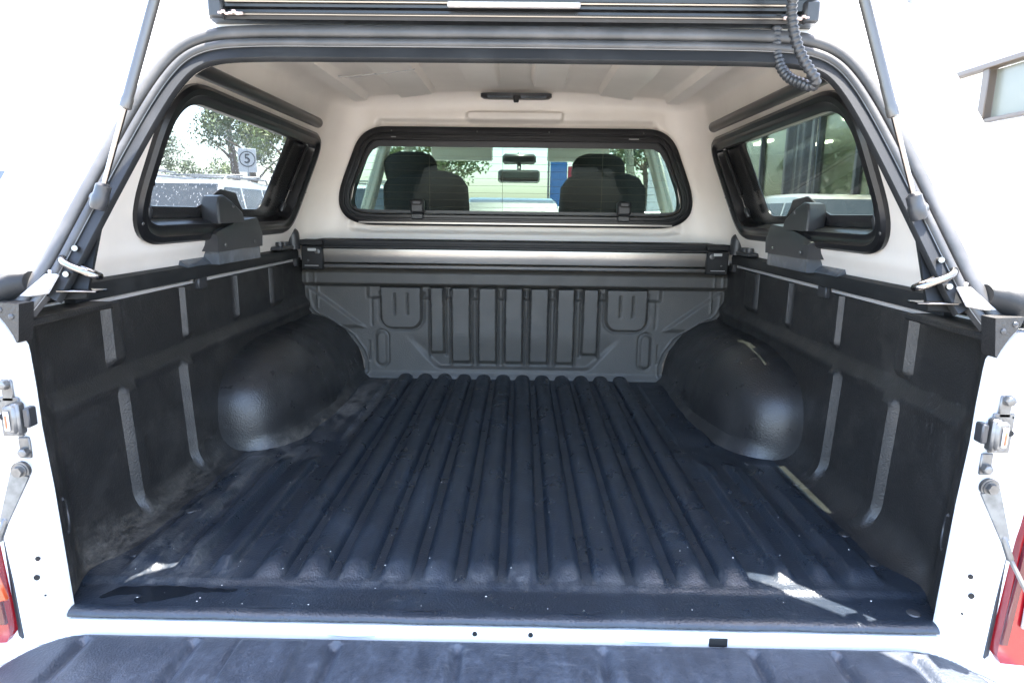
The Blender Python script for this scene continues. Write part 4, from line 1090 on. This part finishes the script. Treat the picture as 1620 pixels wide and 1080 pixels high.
MB().box((.02, 6.9, 2.98), (.012, 1.95, .60)).build('glass_pane', mat('milky_pane', (.13, .13, .10), .3), wf)

# boards seen through the windscreen
b1 = thing('banner', 'blue flag banner standing ahead of the truck', 'banner', (.80, 19.0, -.8))
MB().cyl((0, 0, 0), (0, 0, 3.1), .03).build('pole', 'pole', b1); q = MB(); q.grid(lambda x, z: (x, .05*math.sin(x*5+z), z), lin(8, .05, .55), lin(10, 1.3, 3.0)); q.build('flag', 'sky_sign', b1)
b2 = thing('banner', 'red and white flag banner right of the blue one', 'banner', (1.35, 19.4, -.8))
MB().cyl((0, 0, 0), (0, 0, 2.9), .03).build('pole', 'pole', b2); q = MB(); q.grid(lambda x, z: (x, .05*math.sin(x*5+z), z), lin(8, .05, .5), lin(6, 2.35, 2.8)); q.build('flag', 'red_sign', b2)
q = MB(); q.grid(lambda x, z: (x, .05*math.sin(x*5+z), z), lin(8, .05, .5), lin(6, 1.2, 2.34)); q.build('flag', 'wallw', b2)

# trees
def tree(loc, h, r_, m, label, seed, nleaf=2600, squash=.8):
    rg = np.random.default_rng(seed); t = thing('tree', label, 'tree', loc, 0, 'trees beyond the parked cars')
    q = MB(); top = h-r_*.7; q.tube([(0, 0, 0), (.05*h*.3, .02, top*.4), (-.02*h, .05, top*.75), (.03, 0, top)], [h*.030, h*.024, h*.018, h*.010], 9)
    ends = []
    for k in range(9):
        a = k*2.4+rg.random(); z0 = top*(.45+.06*k); e = Vector((math.cos(a)*r_*.6, math.sin(a)*r_*.6, z0+r_*(.35+.3*rg.random())))
        q.tube([(0, 0, z0), tuple(Vector((0, 0, z0)).lerp(e, .5)+Vector((0, 0, .1))), tuple(e)], [h*.011, h*.007, h*.003], 6); ends.append(e)
    q.build('trunk', 'bark', t)
    cl_ = []
    for k in range(26):
        d = rg.normal(size=3); d /= np.linalg.norm(d); rad = r_*(.45+.5*rg.random()); cl_.append((d[0]*rad, d[1]*rad, h-r_*squash+d[2]*rad*squash, r_*(.20+.22*rg.random())))
    V = []; F = []
    for i in range(nleaf):
        c = cl_[rg.integers(len(cl_))]; d = rg.normal(size=3); d /= np.linalg.norm(d); p = np.array(c[:3])+d*c[3]*(.55+.5*rg.random())
        a = rg.normal(size=3); a /= np.linalg.norm(a); b = np.cross(a, d); nb = np.linalg.norm(b)
        if nb < .1: continue
        b /= nb; s_ = r_*(.030+.030*rg.random()); o = len(V); V += [tuple(p-a*s_), tuple(p+b*s_*.5), tuple(p+a*s_), tuple(p-b*s_*.5)]; F.append((o, o+1, o+2, o+3))
    MB().add(V, F).build('crown', m, t); return t
tree((-12.7, 30.5, -.8), 7.0, 2.1, 'leaf', 'leafy tree directly behind the number 5 sign', 1, 5000)
tree((-10.4, 29.0, -.8), 6.4, 2.0, 'leaf2', 'bright green tree right of the number 5 sign', 2, 4500)
tree((-14.9, 33.5, -.8), 8.6, 1.5, 'leaf', 'tall slim tree left behind the number 5 sign', 3, 4000)
tree((-15.7, 27.5, -.8), 5.0, 1.2, 'leaf', 'low round tree at the left edge of the left window', 4, 3500)
tree((-21.5, 21.5, -.8), 4.4, 2.4, 'leaf2', 'pale tree glimpsed outside the canopy at the far left', 5, 3500)
tree((-19.6, 38.0, -.8), 4.4, 1.9, 'leaf', 'distant low tree in the gap of the left window', 6, 3000)
tree((-18.0, 40.0, -.8), 4.2, 1.9, 'leaf2', 'distant pale tree between the low tree and the slim one', 7, 3000)
tree((-4.6, 36.0, -.8), 6.5, 2.6, 'leaf2', 'green tree ahead of the truck seen through the windscreen', 8, 3500)
tree((6.5, 34.0, -.8), 6.8, 2.6, 'leaf', 'tree beyond the showroom seen through the cab', 9, 3000)
